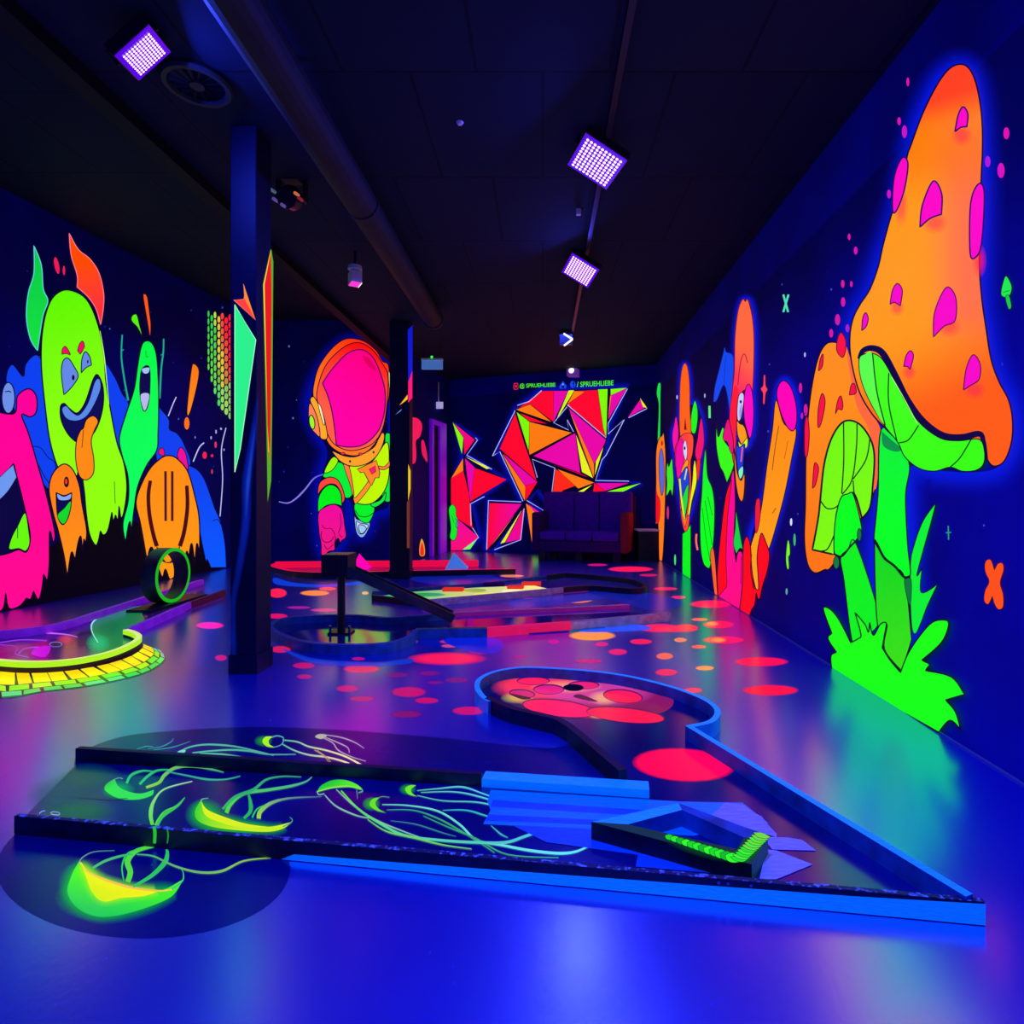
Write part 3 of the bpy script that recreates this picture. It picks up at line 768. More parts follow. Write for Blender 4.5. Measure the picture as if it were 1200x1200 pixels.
def lower(z): return [((G(*p[:2], hb)).x, (G(*p[:2], hb)).y) for p in [(-110, 757), (-60, 767), (0, 773), (33, 775), (67, 774), (100, 770), (133, 762), (156, 752), (163, 745.5), (157, 740.5), (147, 737.5)]]
curb(m2, lower(0), 0.0299, 0.026, ('brown_dark',)*3, seg=6, world=True); M['brown_dark'] = pbr('dark_brown_board_base', (0.04, 0.015, 0.02), 0.6, 0.3); m2.build('curb_base', r, label='dark base under the lime curb')
m = MB(); curb(m, [(147, 737.5, 1), (222, 705.5, 1)], hb, 0.03, ('violet_board', 'violet_board', 'violet_board')); m.build('side_board', r)
m = MB(); curb(m, [(222, 705.5, 1), (263, 691, 1)], hb, 0.03, ('brown_board', 'brown_board', 'brown_board')); M['brown_board'] = pbr('dark_red_board', (0.12, 0.01, 0.04), 0.5, 0.3, emit='300418', es=0.8); m.build('side_board', r, label='dark red end of the side board')
m = MB(); curb(m, [(-110, 741), (-60, 741), (0, 739), (33, 736), (72, 729.5), (110, 718), (172, 698.5), (237, 679, 1)], hb, 0.035, ('violet_board', 'violet_board', 'violet_board'), seg=4); m.build('back_board', r)
BED = Plane((0, 0, LZ), (0, 0, 1))
ZB = Z(0, 660, 200)
A = Art(BED, 0.0006, 0.00015, 'floor_paint', 'floor_spray'); A.part('painted_swirl')
A.f(ZB, [(760, 352), (690, 385), (645, 430), (650, 490), (690, 560), (690, 640), (800, 615), (930, 560), (975, 530), (940, 490), (880, 470, 1), (1010, 420), (1000, 350), (1020, 300), (880, 320)], '067048', 0)
A.blob(ZB, 690, 560, 90, 70, '00a878', 0.8); A.blob(ZB, 760, 450, 110, 80, '066040', 0.6)
A.s(ZB, [(760, 352), (690, 385), (645, 430), (650, 490), (690, 560)], (1.0, 1.6, 0.8), '90e8e0')
A.s(ZB, [(0, 510), (250, 490), (450, 500), (545, 520)], (1.2, 1.6, .6), 'c060f8'); A.s(ZB, [(0, 560), (150, 540), (330, 545)], 1.4, '9030d0')
A.s(ZB, [(130, 640), (180, 600), (330, 590)], 1.4, '8850f0'); A.s(ZB, [(0, 575), (120, 590), (110, 640), (200, 665)], 1.2, '9830c8')
A.f(ZB, [(220, 640), (260, 595), (350, 585), (340, 640), (300, 665)], 'a000d0', 0)
A.blob(ZB, 460, 540, 70, 40, 'c02860', .7); A.blob(ZB, 120, 600, 160, 50, '702078', .7)
A.e(ZB, 392, 572, 46, 18, '5070e0'); A.e(ZB, 392, 574, 40, 14, '020210')
A.parts[0][1].build('painted_swirl', r)
FL = Plane((0, 0, 0), (0, 0, 1))
A = Art(FL, 0.0008, 0.00012, 'floor_paint', 'floor_spray'); A.part('painted_stone_ring')
def ring_pts(t):  # inner, mid1, mid2, outer image points for t in 0..1
    inn = smooth_path([(-60, 772), (0, 782.5), (40, 785), (80, 783), (117, 777.5), (148, 768), (163, 758.5), (165, 754)], False, 8)
    out = smooth_path([(-70, 806), (0, 818.5), (50, 811.5), (100, 805.5), (150, 795.5), (178, 786), (194, 773), (188, 763)], False, 8)
    i = t*(len(inn)-1); k = min(int(i), len(inn)-2); f = i-k
    return inn[k].lerp(inn[k+1], f), out[k].lerp(out[k+1], f)
N = 24
P0 = [ring_pts(i/40) for i in range(41)]
A.f(PX, [tuple(p[0]) for p in P0]+[tuple(p[1]) for p in P0[::-1]], '1a1020', 0, smooth=False)
rs = random.Random(5)
for lo, hi, cols, nn in ((.12, .56, ('ffe800', 'ffd800', 'fff020'), 15), (.60, .78, ('a8f000', '88e810', '60e830'), 12), (.82, .97, ('30e860', '50d880', '20d050'), 14)):
    for i in range(nn):
        g = .004 if lo < .5 else .006
        a0, a1 = (i+.07)/nn, (i+.93)/nn
        q = []
        for t, k in ((a0, lo), (a1, lo), (a1, hi), (a0, hi)):
            tt = min(1, max(0, t+(rs.uniform(-.004, .004)))); p0, p1 = ring_pts(tt); q.append(p0.lerp(p1, k))
        cc = cols[rs.randrange(len(cols))]
        if a0 > .86 and lo > .5: cc = ('40d8a0', '80b0a0')[lo > .8]
        A.f(PX, [tuple(p)+(1,) for p in q], cc, 0, smooth=False)
A.parts[0][1].build('painted_stone_ring', r)

# loop standing on the left lane
cx, cy, rr = -3.20, 4.98, 0.234
x0, x1 = cx-0.02, cx+0.145
x0 = cx-0.095; x1 = cx+0.03
r = thing('loop_obstacle', 'black loop with green rim standing on the violet lane', 'obstacle', (cx, cy, LZ))
m = MB(); m2 = MB(); n = 48; zc = LZ+0.02+rr
for i in range(n):
    a, b = 2*math.pi*i/n, 2*math.pi*(i+1)/n
    def q(x, rad, t): return Vector((x, cy+rad*math.sin(t), zc+rad*math.cos(t)))
    ro, ri = rr, rr-0.03
    m.poly([q(x0, ro, a), q(x0, ro, b), q(x1, ro, b), q(x1, ro, a)], 'loop_black'); m.poly([q(x0, ri, a), q(x1, ri, a), q(x1, ri, b), q(x0, ri, b)], 'loop_black')
    m.poly([q(x0, ro, a), q(x0, ri, a), q(x0, ri, b), q(x0, ro, b)], 'loop_black')
    m2.poly([q(x1, ro, a), q(x1, ro, b), q(x1+.004, ro, b), q(x1+.004, ro, a)], 'green_loop'); m2.poly([q(x1+.004, ro, a), q(x1+.004, ro, b), q(x1+.004, ri, b), q(x1+.004, ri, a)], 'green_loop')
rg = m.build('ring', r); m2.build('rim', rg, label='bright green painted rim')
MB().box(x0-.03, x1+.05, cy-.35, cy+.42, LZ+.001, LZ+.022, 'black').build('base_plate', r)

# ---- middle lane with round green, post and chute
r = thing('golf_lane', 'middle golf lane with round green and red and grey front board', 'golf lane', G(540, 735), 'blacklight minigolf lanes')
hb = 0.06
slab(MB(), [(322, 742), (345, 755), (405, 762), (455, 760), (490, 750), (492, 745), (570, 745), (667, 739), (783, 726), (737, 717), (523, 727), (446, 731), (420, 729), (380, 728), (340, 731)], LZ, 'mirror_bed').build('bed', r)
m = MB(); curb(m, [(484, 742), (487, 738), (478, 746), (453, 753), (407, 755), (364, 752.5), (338, 746), (318, 736), (322, 728), (340, 723), (380, 720.5), (420, 720.5), (446, 723), (470, 722.5), (524, 718, 1)][1:], hb, 0.035, ('blue_dim', 'blue_dim', 'blue_dim'), seg=5); m.build('round_curb', r)
m = MB(); curb(m, [(487, 737, 1), (571, 735.5, 1)], hb, 0.05, ('blue_dim', 'blue_dim', 'teal_board')); m.build('front_board', r, label='dark blue front board')
m = MB(); curb(m, [(571, 735.5, 1), (668, 728.5, 1)], hb, 0.05, ('red_dim',)*3); m.build('front_board', r, label='red front board')
m = MB(); curb(m, [(668, 728.5, 1), (784, 718, 1)], hb, 0.05, ('grey_board',)*3); m.build('front_board', r, label='grey wooden front board')
m = MB(); curb(m, [(523, 718, 1), (737, 708.5, 1)], 0.03, 0.04, ('pink_dim', 'pink_dim', 'grey_board')); m.build('back_board', r)

bp = G(400, 743); tz = 0.40
r = thing('ball_chute', 'black post with box and sloping chute on the middle lane', 'obstacle', (bp.x, bp.y, LZ))
MB().tube([(bp.x, bp.y, LZ+.001), (bp.x, bp.y, tz+.01)], 0.026, 'black_satin', 16).build('post', r)
m = MB(); m.box(bp.x-.075, bp.x+.075, bp.y-.055, bp.y+.055, LZ, LZ+.012, 'black_satin'); bpl = m.build('base_plate', r)
for sx in (-1, 1): MB().tube([(bp.x+sx*.065, bp.y-.03, LZ+.01), (bp.x+sx*.065, bp.y-.03, LZ+.055)], .009, 'steel', 8).build('bolt', bpl)
MB().box(bp.x-.105, bp.x+.075, bp.y-.09, bp.y+.09, tz, tz+.15, 'black_satin').build('box', r, bevel=.004)
A_, B_2 = Vector((bp.x+.05, bp.y-.01, tz+.045)), Vector((-0.64, bp.y+.16, 0.085))
dx = (B_2-A_).normalized(); sy = Vector((0, 0, 1)).cross(dx).normalized(); uz = dx.cross(sy)
def beam(mb, o0, o1, u0, u1, mat):
    P = [A_+sy*o+uz*u for o, u in ((o0, u0), (o1, u0), (o1, u1), (o0, u1))]; Q = [p+(B_2-A_) for p in P]
    mb.poly(P[::-1], mat); mb.poly(Q, mat)
    for i in range(4): mb.poly([P[i], P[(i+1) % 4], Q[(i+1) % 4], Q[i]], mat)
    return mb
M['chute'] = pbr('dark_green_chute_paint', (0.02, 0.05, 0.03), 0.35, 0.6, noise=0.6, nscale=9)
beam(MB(), -.07, .07, -.03, -.015, 'chute').build('chute_floor', r)
beam(MB(), -.082, -.07, -.03, .03, 'chute').build('chute_side', r); beam(MB(), .07, .082, -.03, .03, 'chute').build('chute_side', r)

# ---- green lane with bars
r = thing('golf_lane', 'green painted golf lane with small bars and a round end', 'golf lane', G(560, 695), 'blacklight minigolf lanes')
M['green_bed'] = pbr('green_yellow_lane_bed', (0.05, 0.12, 0.05), 0.25, 0.6, emit='38b860', es=0.8)
hb = 0.055
slab(MB(), [(438, 701), (497, 709), (560, 703), (657, 695), (690, 692), (718, 694), (751, 694), (752, 687), (733, 681), (700, 678), (663, 676), (643, 680), (612, 684), (562, 688), (470, 694)], LZ, 'bed_blue').build('bed', r)
A = Art(BED, 0.0008, 0.0002, 'floor_paint', 'floor_spray'); A.part('painted_bed')
A.f(PX, [(440, 700), (497, 708), (560, 702), (657, 693.5), (625, 686), (562, 688.5), (470, 694.5)], '30b868', 0, smooth=False, grad=((455, 0), (620, 0), 'e8e890'))
for x, y, a, c in ((500, 697, 22, '18a050'), (556, 692, 14, '88b020'), (570, 697, 16, 'e8e040'), (600, 693, 12, 'f0f0b0')): A.f(PX, ell(x, y, a, 2.2), c, 0, smooth=False)
A.parts[0][1].build('painted_bed', r)
m = MB(); curb(m, [(437, 697, 1), (495, 704, 1)], hb, .03, ('black',)*3); m.build('front_board', r)
m = MB(); curb(m, [(494, 703.5, 1), (659, 688.5, 1)], hb, .04, ('grey_board',)*3); m.build('front_board', r, label='pale grey front board')
m = MB(); curb(m, [(659, 688.5, 1), (689, 686), (718, 688), (745, 689.5), (756, 686.5), (751, 682.5), (737, 678.5), (700, 674), (663, 671.5), (642, 674)], hb, .035, ('black', 'black', 'black'), seg=5); m.build('round_curb', r)
m = MB(); curb(m, [(436, 693, 1), (470, 690, 1), (562, 683.5, 1), (642, 674.5, 1)], 0.03, .03, ('blue_dim',)*3); m.build('back_board', r)
def block(px0, px1, py, h, mat, label, dpt=.07):
    a, b = G(px0, py, LZ), G(px1, py, LZ); o = MB(); o.prism([(a.x, a.y), (b.x, b.y), (b.x+.01, b.y+dpt), (a.x+.01, a.y+dpt)], LZ+.001, LZ+h, mat)
    q = o.build('bar_obstacle', loc=((a.x+b.x)/2, a.y, LZ), bevel=.004); tag(q, label, 'obstacle', 'small bars lying on the green lane')
M['red_bar'] = pbr('red_orange_bar', (0.2, 0.02, 0.02), 0.5, 0.3, emit='e02818', es=0.85)
block(518, 542, 693.5, .035, 'red_bar', 'largest red bar, near the left end of the green lane')
block(566, 590, 687, .03, 'sofa_dark', 'dark purple bar on the far side of the green lane')
block(594, 613, 690.5, .03, 'red_bar', 'thin red bar in the middle of the green lane')
block(611, 633, 686.5, .035, 'red_bar', 'red bar nearest the round end of the green lane')

# ---- far red lane
r = thing('golf_lane', 'far golf lane with red inner boards below the astronaut', 'golf lane', G(470, 668), 'blacklight minigolf lanes')
slab(MB(), [(322, 672), (345, 676), (480, 675), (604, 673), (598, 666), (322, 668)], LZ, 'violet_bed').build('bed', r)
hb = .07
m = MB(); curb(m, [(604, 666.5, 1), (480, 668.5, 1), (395, 670.5), (350, 669.5), (328, 666), (319, 662.5), (326, 660), (350, 658.8), (390, 658.5, 1), (560, 657.5, 1)], hb, .05, ('black', 'red_board', 'red_board'), seg=4); m.build('curb', r)
m = MB()
for (a, b) in (((330, 669.5), (392, 673.5)),): pass
a, b = G(322, 664.5, .02), G(560, 662.5, .02)
bar(Vector((a.x, a.y, 0)), Vector((b.x, b.y, 0)), .06, .085, 'red_board', 'red_board', Vector((0, 1, 0)), z0=LZ).build('inner_board', r, label='red board along the far side')
def pyramid(cpx, py, hw, apx, apy, mat, label):
    d = FPX*(EYE.z-LZ)/(py-VY); c = EYE+ray(cpx, py)*d; w = hw*d/FPX; ap = EYE+ray(apx, apy)*(d+.12)
    m = MB(); B = [c+Vector((-w, 0, 0)), c+Vector((w, 0, 0)), c+Vector((w*.9, .24, 0)), c+Vector((-w*.9, .24, 0))]
    for i in range(4): m.poly([B[i], B[(i+1) % 4], ap], mat)
    m.poly(B[::-1], mat); o = m.build('pyramid_obstacle', loc=(c.x, c.y+.12, LZ)); tag(o, label, 'obstacle')
pyramid(534.5, 667.5, 13, 532, 647.5, 'blue_lit', 'pale blue pyramid on the far red lane') if False else None
M['blue_lit'] = pbr('pale_blue_fluorescent_board', (0.3, 0.7, 0.8), 0.6, 0.2, emit='2870d0', es=0.7)
pyramid(534.5, 667.5, 13, 532, 647.5, 'blue_lit', 'pale blue pyramid on the far red lane')
pyramid(421, 667.5, 9, 421, 648.5, 'magenta', 'magenta pyramid on the far red lane beside the black box')

# ================================================================== floor with its painted patches
fm = MB()
fm.poly([(-5.6, y0-.1, 0), (3.0, y0-.1, 0), (3.0, 10.6, 0), (-5.6, 10.6, 0)], 'floor')
fm.poly([(-5.6, y0-.1, -.1), (-5.6, 10.6, -.1), (3.0, 10.6, -.1), (3.0, y0-.1, -.1)], 'outer')
for a, b in (((-5.6, y0-.1), (3.0, y0-.1)), ((3.0, y0-.1), (3.0, 10.6)), ((3.0, 10.6), (-5.6, 10.6)), ((-5.6, 10.6), (-5.6, y0-.1))):
    fm.poly([(a[0], a[1], -.1), (b[0], b[1], -.1), (b[0], b[1], 0), (a[0], a[1], 0)], 'outer')
FA_ = Art(FL, 0.0002, 0.000006, 'floor_paint', 'floor_spray', mb=fm)
# dark discs under the front lane
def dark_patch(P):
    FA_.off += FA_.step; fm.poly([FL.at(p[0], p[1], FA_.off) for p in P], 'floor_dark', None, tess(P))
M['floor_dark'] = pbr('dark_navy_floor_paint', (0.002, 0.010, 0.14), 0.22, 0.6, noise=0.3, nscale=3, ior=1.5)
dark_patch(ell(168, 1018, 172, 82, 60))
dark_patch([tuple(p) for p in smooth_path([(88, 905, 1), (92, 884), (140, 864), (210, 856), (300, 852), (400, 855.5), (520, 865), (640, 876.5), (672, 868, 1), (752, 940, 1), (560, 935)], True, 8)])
spots = [(329,761,12,4,'ff1848'),(356,780,13,3.6,'e01068'),(357,793,9,2.8,'d01870'),(424,784,21,4.6,'ff2858'),(407,807,13,4,'e81870'),(424,819,15,3,'d02868'),(479,811,20,6,'e81060'),(500,821,14,3.6,'e81050'),(476,837,18,4,'981058'),(549,833,19,5,'f01060'),(527,752,12,2.4,'d83068'),(527,757,10,2,'f05080'),(563,763,14,4,'c01870'),(535,797,14,3,'901070'),(465,791,14,3,'881070'),(503,789,12,2.6,'881070'),(420,772,8,2,'d01060'),
 (369,695,17,3.2,'ff8828'),(325,695,11,5.5,'ff2048'),(324,722,13,3,'e01060'),(384,690,10,2,'ff5048'),(428,695,4,2,'f0a060'),
 (694,745,27,5.6,'ff9020'),(676,703,18,3.6,'ff8030'),(624,703,12,2.4,'e01870'),(739,667,26,3.2,'ff1858'),(773,736,24,5,'f01850'),(804,736,14,4.6,'ff1848'),(751,752,13,3.2,'f01858'),(724,764,11,3.6,'e81870'),(705,755,8,2.6,'d81078'),(750,706,12,2.8,'d01080'),(729,710,8,2.2,'e01070'),(797,750,7,2.6,'ff9050'),(649,752,7,2.4,'c00098'),
 (892,775.5,31,5.4,'ff0c50'),(903,809,32,6.2,'ff0c40'),(842,732,18,4.4,'ff1458'),(848,750,24,4.4,'ff1458'),(826,783,11,2.8,'ff8858'),(779,769,10,4,'f06050'),(781,788,13,4,'f01860'),(819,758,9,2.2,'ff5058'),(798,750,7,2.2,'ff7060'),(833,708,24,4.6,'ff1058'),(812,809,11,3,'ff3058'),(790,737,26,4,'f81850'),(820,726,10,1.8,'ff6058'),(246,733,16,4,'ff10a0'),(259,771,7,3.6,'f01080'),(520,680,16,2,'d82878'),(600,675,14,1.6,'e08060'),(560,680,18,1.6,'c01080'),(700,662,12,1.5,'c01070'),(780,690,14,2,'e01860'),(795,700,9,2,'e01870'),(760,674,11,1.6,'c81060'),(380,715,16,2,'d02888'),(350,712,14,1.6,'a01890'),(440,760,10,2.4,'c01068'),(610,770,9,2.2,'b00890'),(690,775,16,2.4,'b80878'),(590,815,12,2.6,'801078'),(510,800,9,2,'901070'),(565,757,8,1.8,'c01070')]
for x, y, a, b, c in spots:
    dim = .5 if (x < 620 and y > 745) else .95
    FA_.blob(PX, x, y, a*1.06, b*1.06, c, dim, core=.80)
FA_.blob(PX, 524, 772, 48, 8, 'ff1858', .9, core=.6)
FA_.blob(PX, 842, 750, 10, 3.4, 'ffa040', .8); FA_.blob(PX, 835, 731, 8, 3, 'ffa050', .7)
for P, c in (([(322, 677), (345, 683), (385, 685), (425, 681), (420, 685), (380, 688), (340, 687), (322, 684)], '0838d0'),
             ([(330, 760), (370, 772), (440, 776), (480, 772), (478, 778), (420, 781), (365, 777)], '0430c0'),
             ([(680, 739), (745, 732), (760, 738), (700, 741)], '1848f0'), ([(600, 704), (660, 698), (730, 692), (745, 697), (690, 704), (610, 712)], '0820a0'),
             ([(690, 694), (760, 695), (800, 706), (770, 716), (720, 704)], '081890'), ([(470, 668), (560, 672), (600, 684), (500, 684)], '061890'),
             ([(520, 750), (560, 745), (588, 752), (580, 766), (545, 762)], '0818c8')):
    FA_.f(PX, P, c, 0)
# specks of paint and dirt
rs = random.Random(11)
for i in range(60):
    x, y = rs.uniform(20, 1180), rs.uniform(840, 1190)
    FA_.f(PX, ell(x, y, rs.uniform(.4, 1.0), rs.uniform(.2, .5), 6), ('1a3cf0', '02062a', '2a50e0')[i % 3], 0, smooth=False)
struct(fm.build('floor'))

# ================================================================== paint on the front lane bed
A = Art(BED, 0.0004, 0.00005, 'floor_paint', 'floor_spray'); lane = [o for o in bpy.data.objects if o.name == 'golf_lane'][0]
A.part('painted_spots')
A.blob(PX, 801, 896.5, 61, 20, 'ff0058', 1.0, .06, core=.88); 
A.f(PX, ell(690, 815, 100, 27, 40, .08), '8a1458', 0, smooth=False)
A.blob(PX, 640, 806, 66, 17, 'f03868', .95, core=.6); A.blob(PX, 700, 812, 70, 17, 'd040a0', .8, core=.6); A.blob(PX, 610, 802, 30, 10, 'ff3050', .9)
A.blob(PX, 664, 805, 44, 8, 'ffb068', .55); A.blob(PX, 708, 818, 20, 9, 'ffc070', .6); A.blob(PX, 606, 818, 20, 7, 'e8d060', .55); A.blob(PX, 702, 838, 14, 5, 'f8d888', .6)
for x, y, a, b, c, rt in ((730, 816, 22, 7, 'ff1848', .1), (643, 808, 17, 5, 'e01880', 0), (684, 803, 17, 4, 'f02068', 0), (655, 830, 42, 9, 'ff1060', .12), (733, 838, 45, 8, 'ff1048', .1), (625, 798, 18, 4, 'ff2050', 0), (612, 813, 14, 4, 'd01878', .1)):
    A.f(PX, ell(x, y, a+1.5, b+1.2, 30, rt), '681058', 0, smooth=False); A.f(PX, ell(x, y+.5, a, b, 30, rt), c, 0, smooth=False)
for p in (([(672, 817), (692, 822), (700, 822), (680, 814)],), ([(596, 813), (612, 820), (622, 818)],)): A.f(PX, p[0], '2a0830', 0)
A.parts[-1][1].build('painted_spots', lane)
A.part('painted_planks')
ZG = Z(500, 840, 300)
A.cur = pk = MB()
def plank(P, c, seg=1):
    Q = [(500+p[0]*.25, 840+p[1]*.25) for p in P]; A.off += A.step
    pk.poly([BED.at(p[0], p[1], A.off) for p in Q], c, None, tess(Q))
M['plank_a'] = pbr('painted_blue_plank', (0.01, 0.6, 0.85), 0.3, 0.6, noise=0.25, nscale=9, stretch=(2, 14, 1), ior=1.6, emit='0038a8', es=.6)
M['plank_b'] = pbr('painted_deep_blue_plank', (0.01, 0.22, 0.62), 0.3, 0.6, noise=0.25, nscale=9, stretch=(2, 14, 1), ior=1.6, emit='001c80', es=.5)
M['plank_c'] = pbr('plank_with_reflected_lilac', (0.9, 0.8, 0.95), 0.3, 0.5, noise=0.2, nscale=9, stretch=(2, 14, 1), emit='2a18a0', es=.5)  # purple tint of a reflection put into the plank colour
plank([(300, 345), (1190, 400), (1480, 405), (1600, 500), (1250, 560), (265, 505), (300, 440), (285, 400)], 'plank_a')
plank([(310, 392), (1180, 450), (1160, 475), (300, 425)], 'plank_b'); plank([(290, 460), (1080, 500), (1060, 520), (275, 490)], 'plank_b')
plank([(400, 510), (1090, 545), (1500, 700), (1450, 745), (980, 705), (990, 650), (560, 590)], 'plank_b')
plank([(1400, 405), (1480, 412), (1530, 450), (1570, 470), (1610, 520), (1640, 550), (1640, 568), (1330, 470)], 'plank_c')
plank([(1590, 565), (1700, 570), (1760, 580), (1825, 630), (1620, 625), (1600, 600)], 'plank_c')
plank([(1590, 625), (1640, 630), (1810, 695), (1640, 765), (1560, 765)], 'plank_c')
pk.build('painted_planks', lane); A.parts.pop()
# old scribbles on the tee, with its green reflection painted in as teal
A.part('chalk_marks_and_reflection'); ZP = Z(0, 860, 260)
A.s(ZP, [(212, 435), (228, 422), (245, 420)], 1.0, '8098ff'); A.s(ZP, [(272, 432), (290, 425), (320, 430), (318, 442), (290, 440), (276, 436)], 1.0, '9aa8ff')
A.s(ZP, [(250, 330), (600, 358), (690, 352)], .7, '04182c', smooth=False); A.s(ZP, [(345, 245), (410, 180)], .7, '04182c', smooth=False); A.s(ZP, [(355, 420), (378, 395), (350, 372)], .7, '04182c')
A.blob(ZP, 330, 330, 200, 120, '04406a', .6); A.blob(ZP, 480, 240, 190, 80, '045a58', .5); A.blob(ZP, 440, 420, 190, 60, '046450', .6)
A.parts[-1][1].build('chalk_marks_and_reflection', lane)
laneoff = A.off

# ------------------------------------------------------------------ jellyfish painted over floor and lane
def jelly(plane, label, draw, start=0.0012):
    J = Art(plane, start, 0.00003, 'floor_paint', 'floor_spray'); draw(J); return J.end('painted_jellyfish', label, 'floor painting', 'painted jellyfish swimming across the front lane')
GR, LM, TL, YL = '20d058', '58f020', '30a888', 'e8f010'
ZR, ZS = Z(210, 860, 260), Z(360, 890, 340)
def tent(J, T, paths, wd=(2.2, 3.0, 1.0), col=GR, col2=None):
    for p in paths: J.part('tentacle'); J.s(T, p, wd, col, col2=col2)
def j1(J):
    J.part('bell')
    J.blob(ZP, 540, 890, 250, 130, '00b058', .6, core=.45); J.blob(ZP, 430, 820, 120, 130, '00c060', .55)
    J.halo(ZP, [(430, 720), (560, 800), (700, 845), (930, 850), (800, 935), (640, 978), (520, 983), (425, 940), (372, 860)], 11, '00b048', .75)
    J.f(ZP, [(430, 690, 1), (470, 745), (560, 790), (700, 835), (860, 852), (990, 790, 1), (930, 880), (800, 940), (640, 985), (520, 990), (420, 945), (365, 860), (390, 760)], '00c858', 0, grad=((600, 990), (640, 820), '40f020'))
    J.halo(ZP, [(445, 720), (560, 795), (700, 836), (840, 855), (660, 885), (560, 900), (500, 850), (475, 790)], 9, 'a0f000', .8)
    J.f(ZP, [(435, 690, 1), (480, 748), (560, 788), (700, 832), (860, 852, 1), (780, 880), (660, 890), (560, 910), (500, 860), (470, 790)], 'd0f000', 0, grad=((560, 930), (640, 800), 'f8f000'))
    J.s(ZP, [(430, 695), (470, 745), (560, 788), (700, 832), (860, 852), (940, 842)], (1, 3, 1.5), 'f0c050')
    J.s(ZP, [(425, 700), (450, 668), (510, 640), (620, 634)], (1.6, 1.0, .5), '60a0a0'); J.s(ZP, [(930, 845), (985, 800), (992, 760), (980, 730)], (2, 1.4, .6), '40c878')
    tent(J, ZP, [[(690, 805), (705, 750), (690, 690), (740, 635), (838, 608)]], (6, 7, 3), '50d840'); tent(J, ZP, [[(670, 800), (660, 720), (690, 650), (760, 625)]], (1.2, 2, 1), GR)
    tent(J, ZP, [[(720, 830), (820, 770), (890, 700), (905, 650), (900, 628)]], (3, 6, 2), '28c060'); tent(J, ZP, [[(500, 730), (570, 690), (660, 662), (720, 655)]], (3, 3, 1.5), '40b878')
    tent(J, ZP, [[(740, 655), (830, 665), (950, 720), (1080, 752), (1200, 745), (1320, 690), (1480, 672)]], (1.6, 2.4, 3, 1), '38a888', '90c840')
jelly(FL, 'largest jellyfish, in the dark disc before the front board', j1)
def j1b(J):
    tent(J, ZP, [[(825, 495), (815, 440), (830, 370), (890, 300), (1040, 258)]], (4, 5, 2, 1), '50d830', 'a0d8a0'); tent(J, ZP, [[(845, 500), (880, 445), (960, 390), (1000, 345)]], (5, 4, 1), '38c050'); tent(J, ZP, [[(838, 505), (850, 470), (890, 420), (950, 395)]], (1, 1, .6), LM)
    J.part('bell'); J.blob(ZP, 640, 305, 95, 55, '00b868', .6)
    J.f(ZP, [(620, 245, 1), (640, 285), (690, 312), (760, 325), (832, 305, 1), (820, 335), (740, 358), (640, 350), (570, 310), (575, 275)], '20e038', 0, grad=((560, 300), (720, 330), '30d858'))
    J.s(ZP, [(615, 250), (645, 240), (665, 246)], .8, '60c0a0')
    tent(J, ZP, [[(685, 270), (710, 225), (770, 202), (830, 205)], [(755, 275), (800, 230), (850, 200), (920, 195)]], (3, 3, 1), '28c070'); tent(J, ZP, [[(790, 292), (860, 265), (890, 225), (950, 185), (1040, 178), (1150, 195), (1210, 210)]], (3, 4, 3, 1), '80d030', '40a888')
    tent(J, ZP, [[(900, 205), (1000, 225), (1120, 248), (1220, 248), (1300, 230)]], (1, 2.4, 1), '38a890')
jelly(BED, 'small jellyfish at the tee end of the front lane', j1b)
def j2(J):
    J.part('bell'); J.blob(ZR, 140, 440, 110, 90, '00a850', .7); J.blob(ZR, 300, 510, 200, 40, '20c030', .6)
    J.halo(ZR, [(125, 390), (220, 450), (480, 508), (560, 508), (480, 526), (330, 520), (180, 500), (105, 468), (90, 420)], 8, '18a838', .75)
    J.f(ZR, [(118, 360, 1), (140, 405), (220, 445), (340, 485), (480, 505), (605, 480, 1), (560, 515), (480, 532), (330, 525), (180, 505), (100, 470), (85, 420)], '30d828', 0, grad=((90, 450), (260, 490), 'c8f008'))
    J.f(ZR, [(120, 365, 1), (150, 410), (240, 450), (360, 488), (480, 505, 1), (340, 510), (220, 480), (140, 440)], 'd8f010', 0)
    J.s(ZR, [(118, 368), (125, 355), (158, 350)], (1.5, .6), '80b890'); J.s(ZR, [(560, 505), (600, 485), (612, 468), (598, 452)], (1.6, 1, .5), '40b870')
    tent(J, ZR, [[(255, 430), (280, 380), (350, 325), (480, 305), (600, 285), (680, 262), (718, 235)]], (5, 4, 3, 1), '48d838', '50a890'); tent(J, ZR, [[(235, 410), (300, 345), (400, 305), (470, 250), (560, 232), (660, 235)]], (3, 4, 2, 1), '28b060', '38a080')
    tent(J, ZR, [[(350, 460), (385, 420), (385, 370), (375, 330)]], (3, 5, 2), '28b058'); tent(J, ZR, [[(430, 460), (440, 420), (500, 375), (600, 350), (770, 342)]], (5, 5, 2.4, .8), 'a0e020', '406898')
    tent(J, ZR, [[(395, 455), (420, 410), (470, 385)]], (2, 1), GR)
jelly(BED, 'bright jellyfish along the inside of the front board', j2)
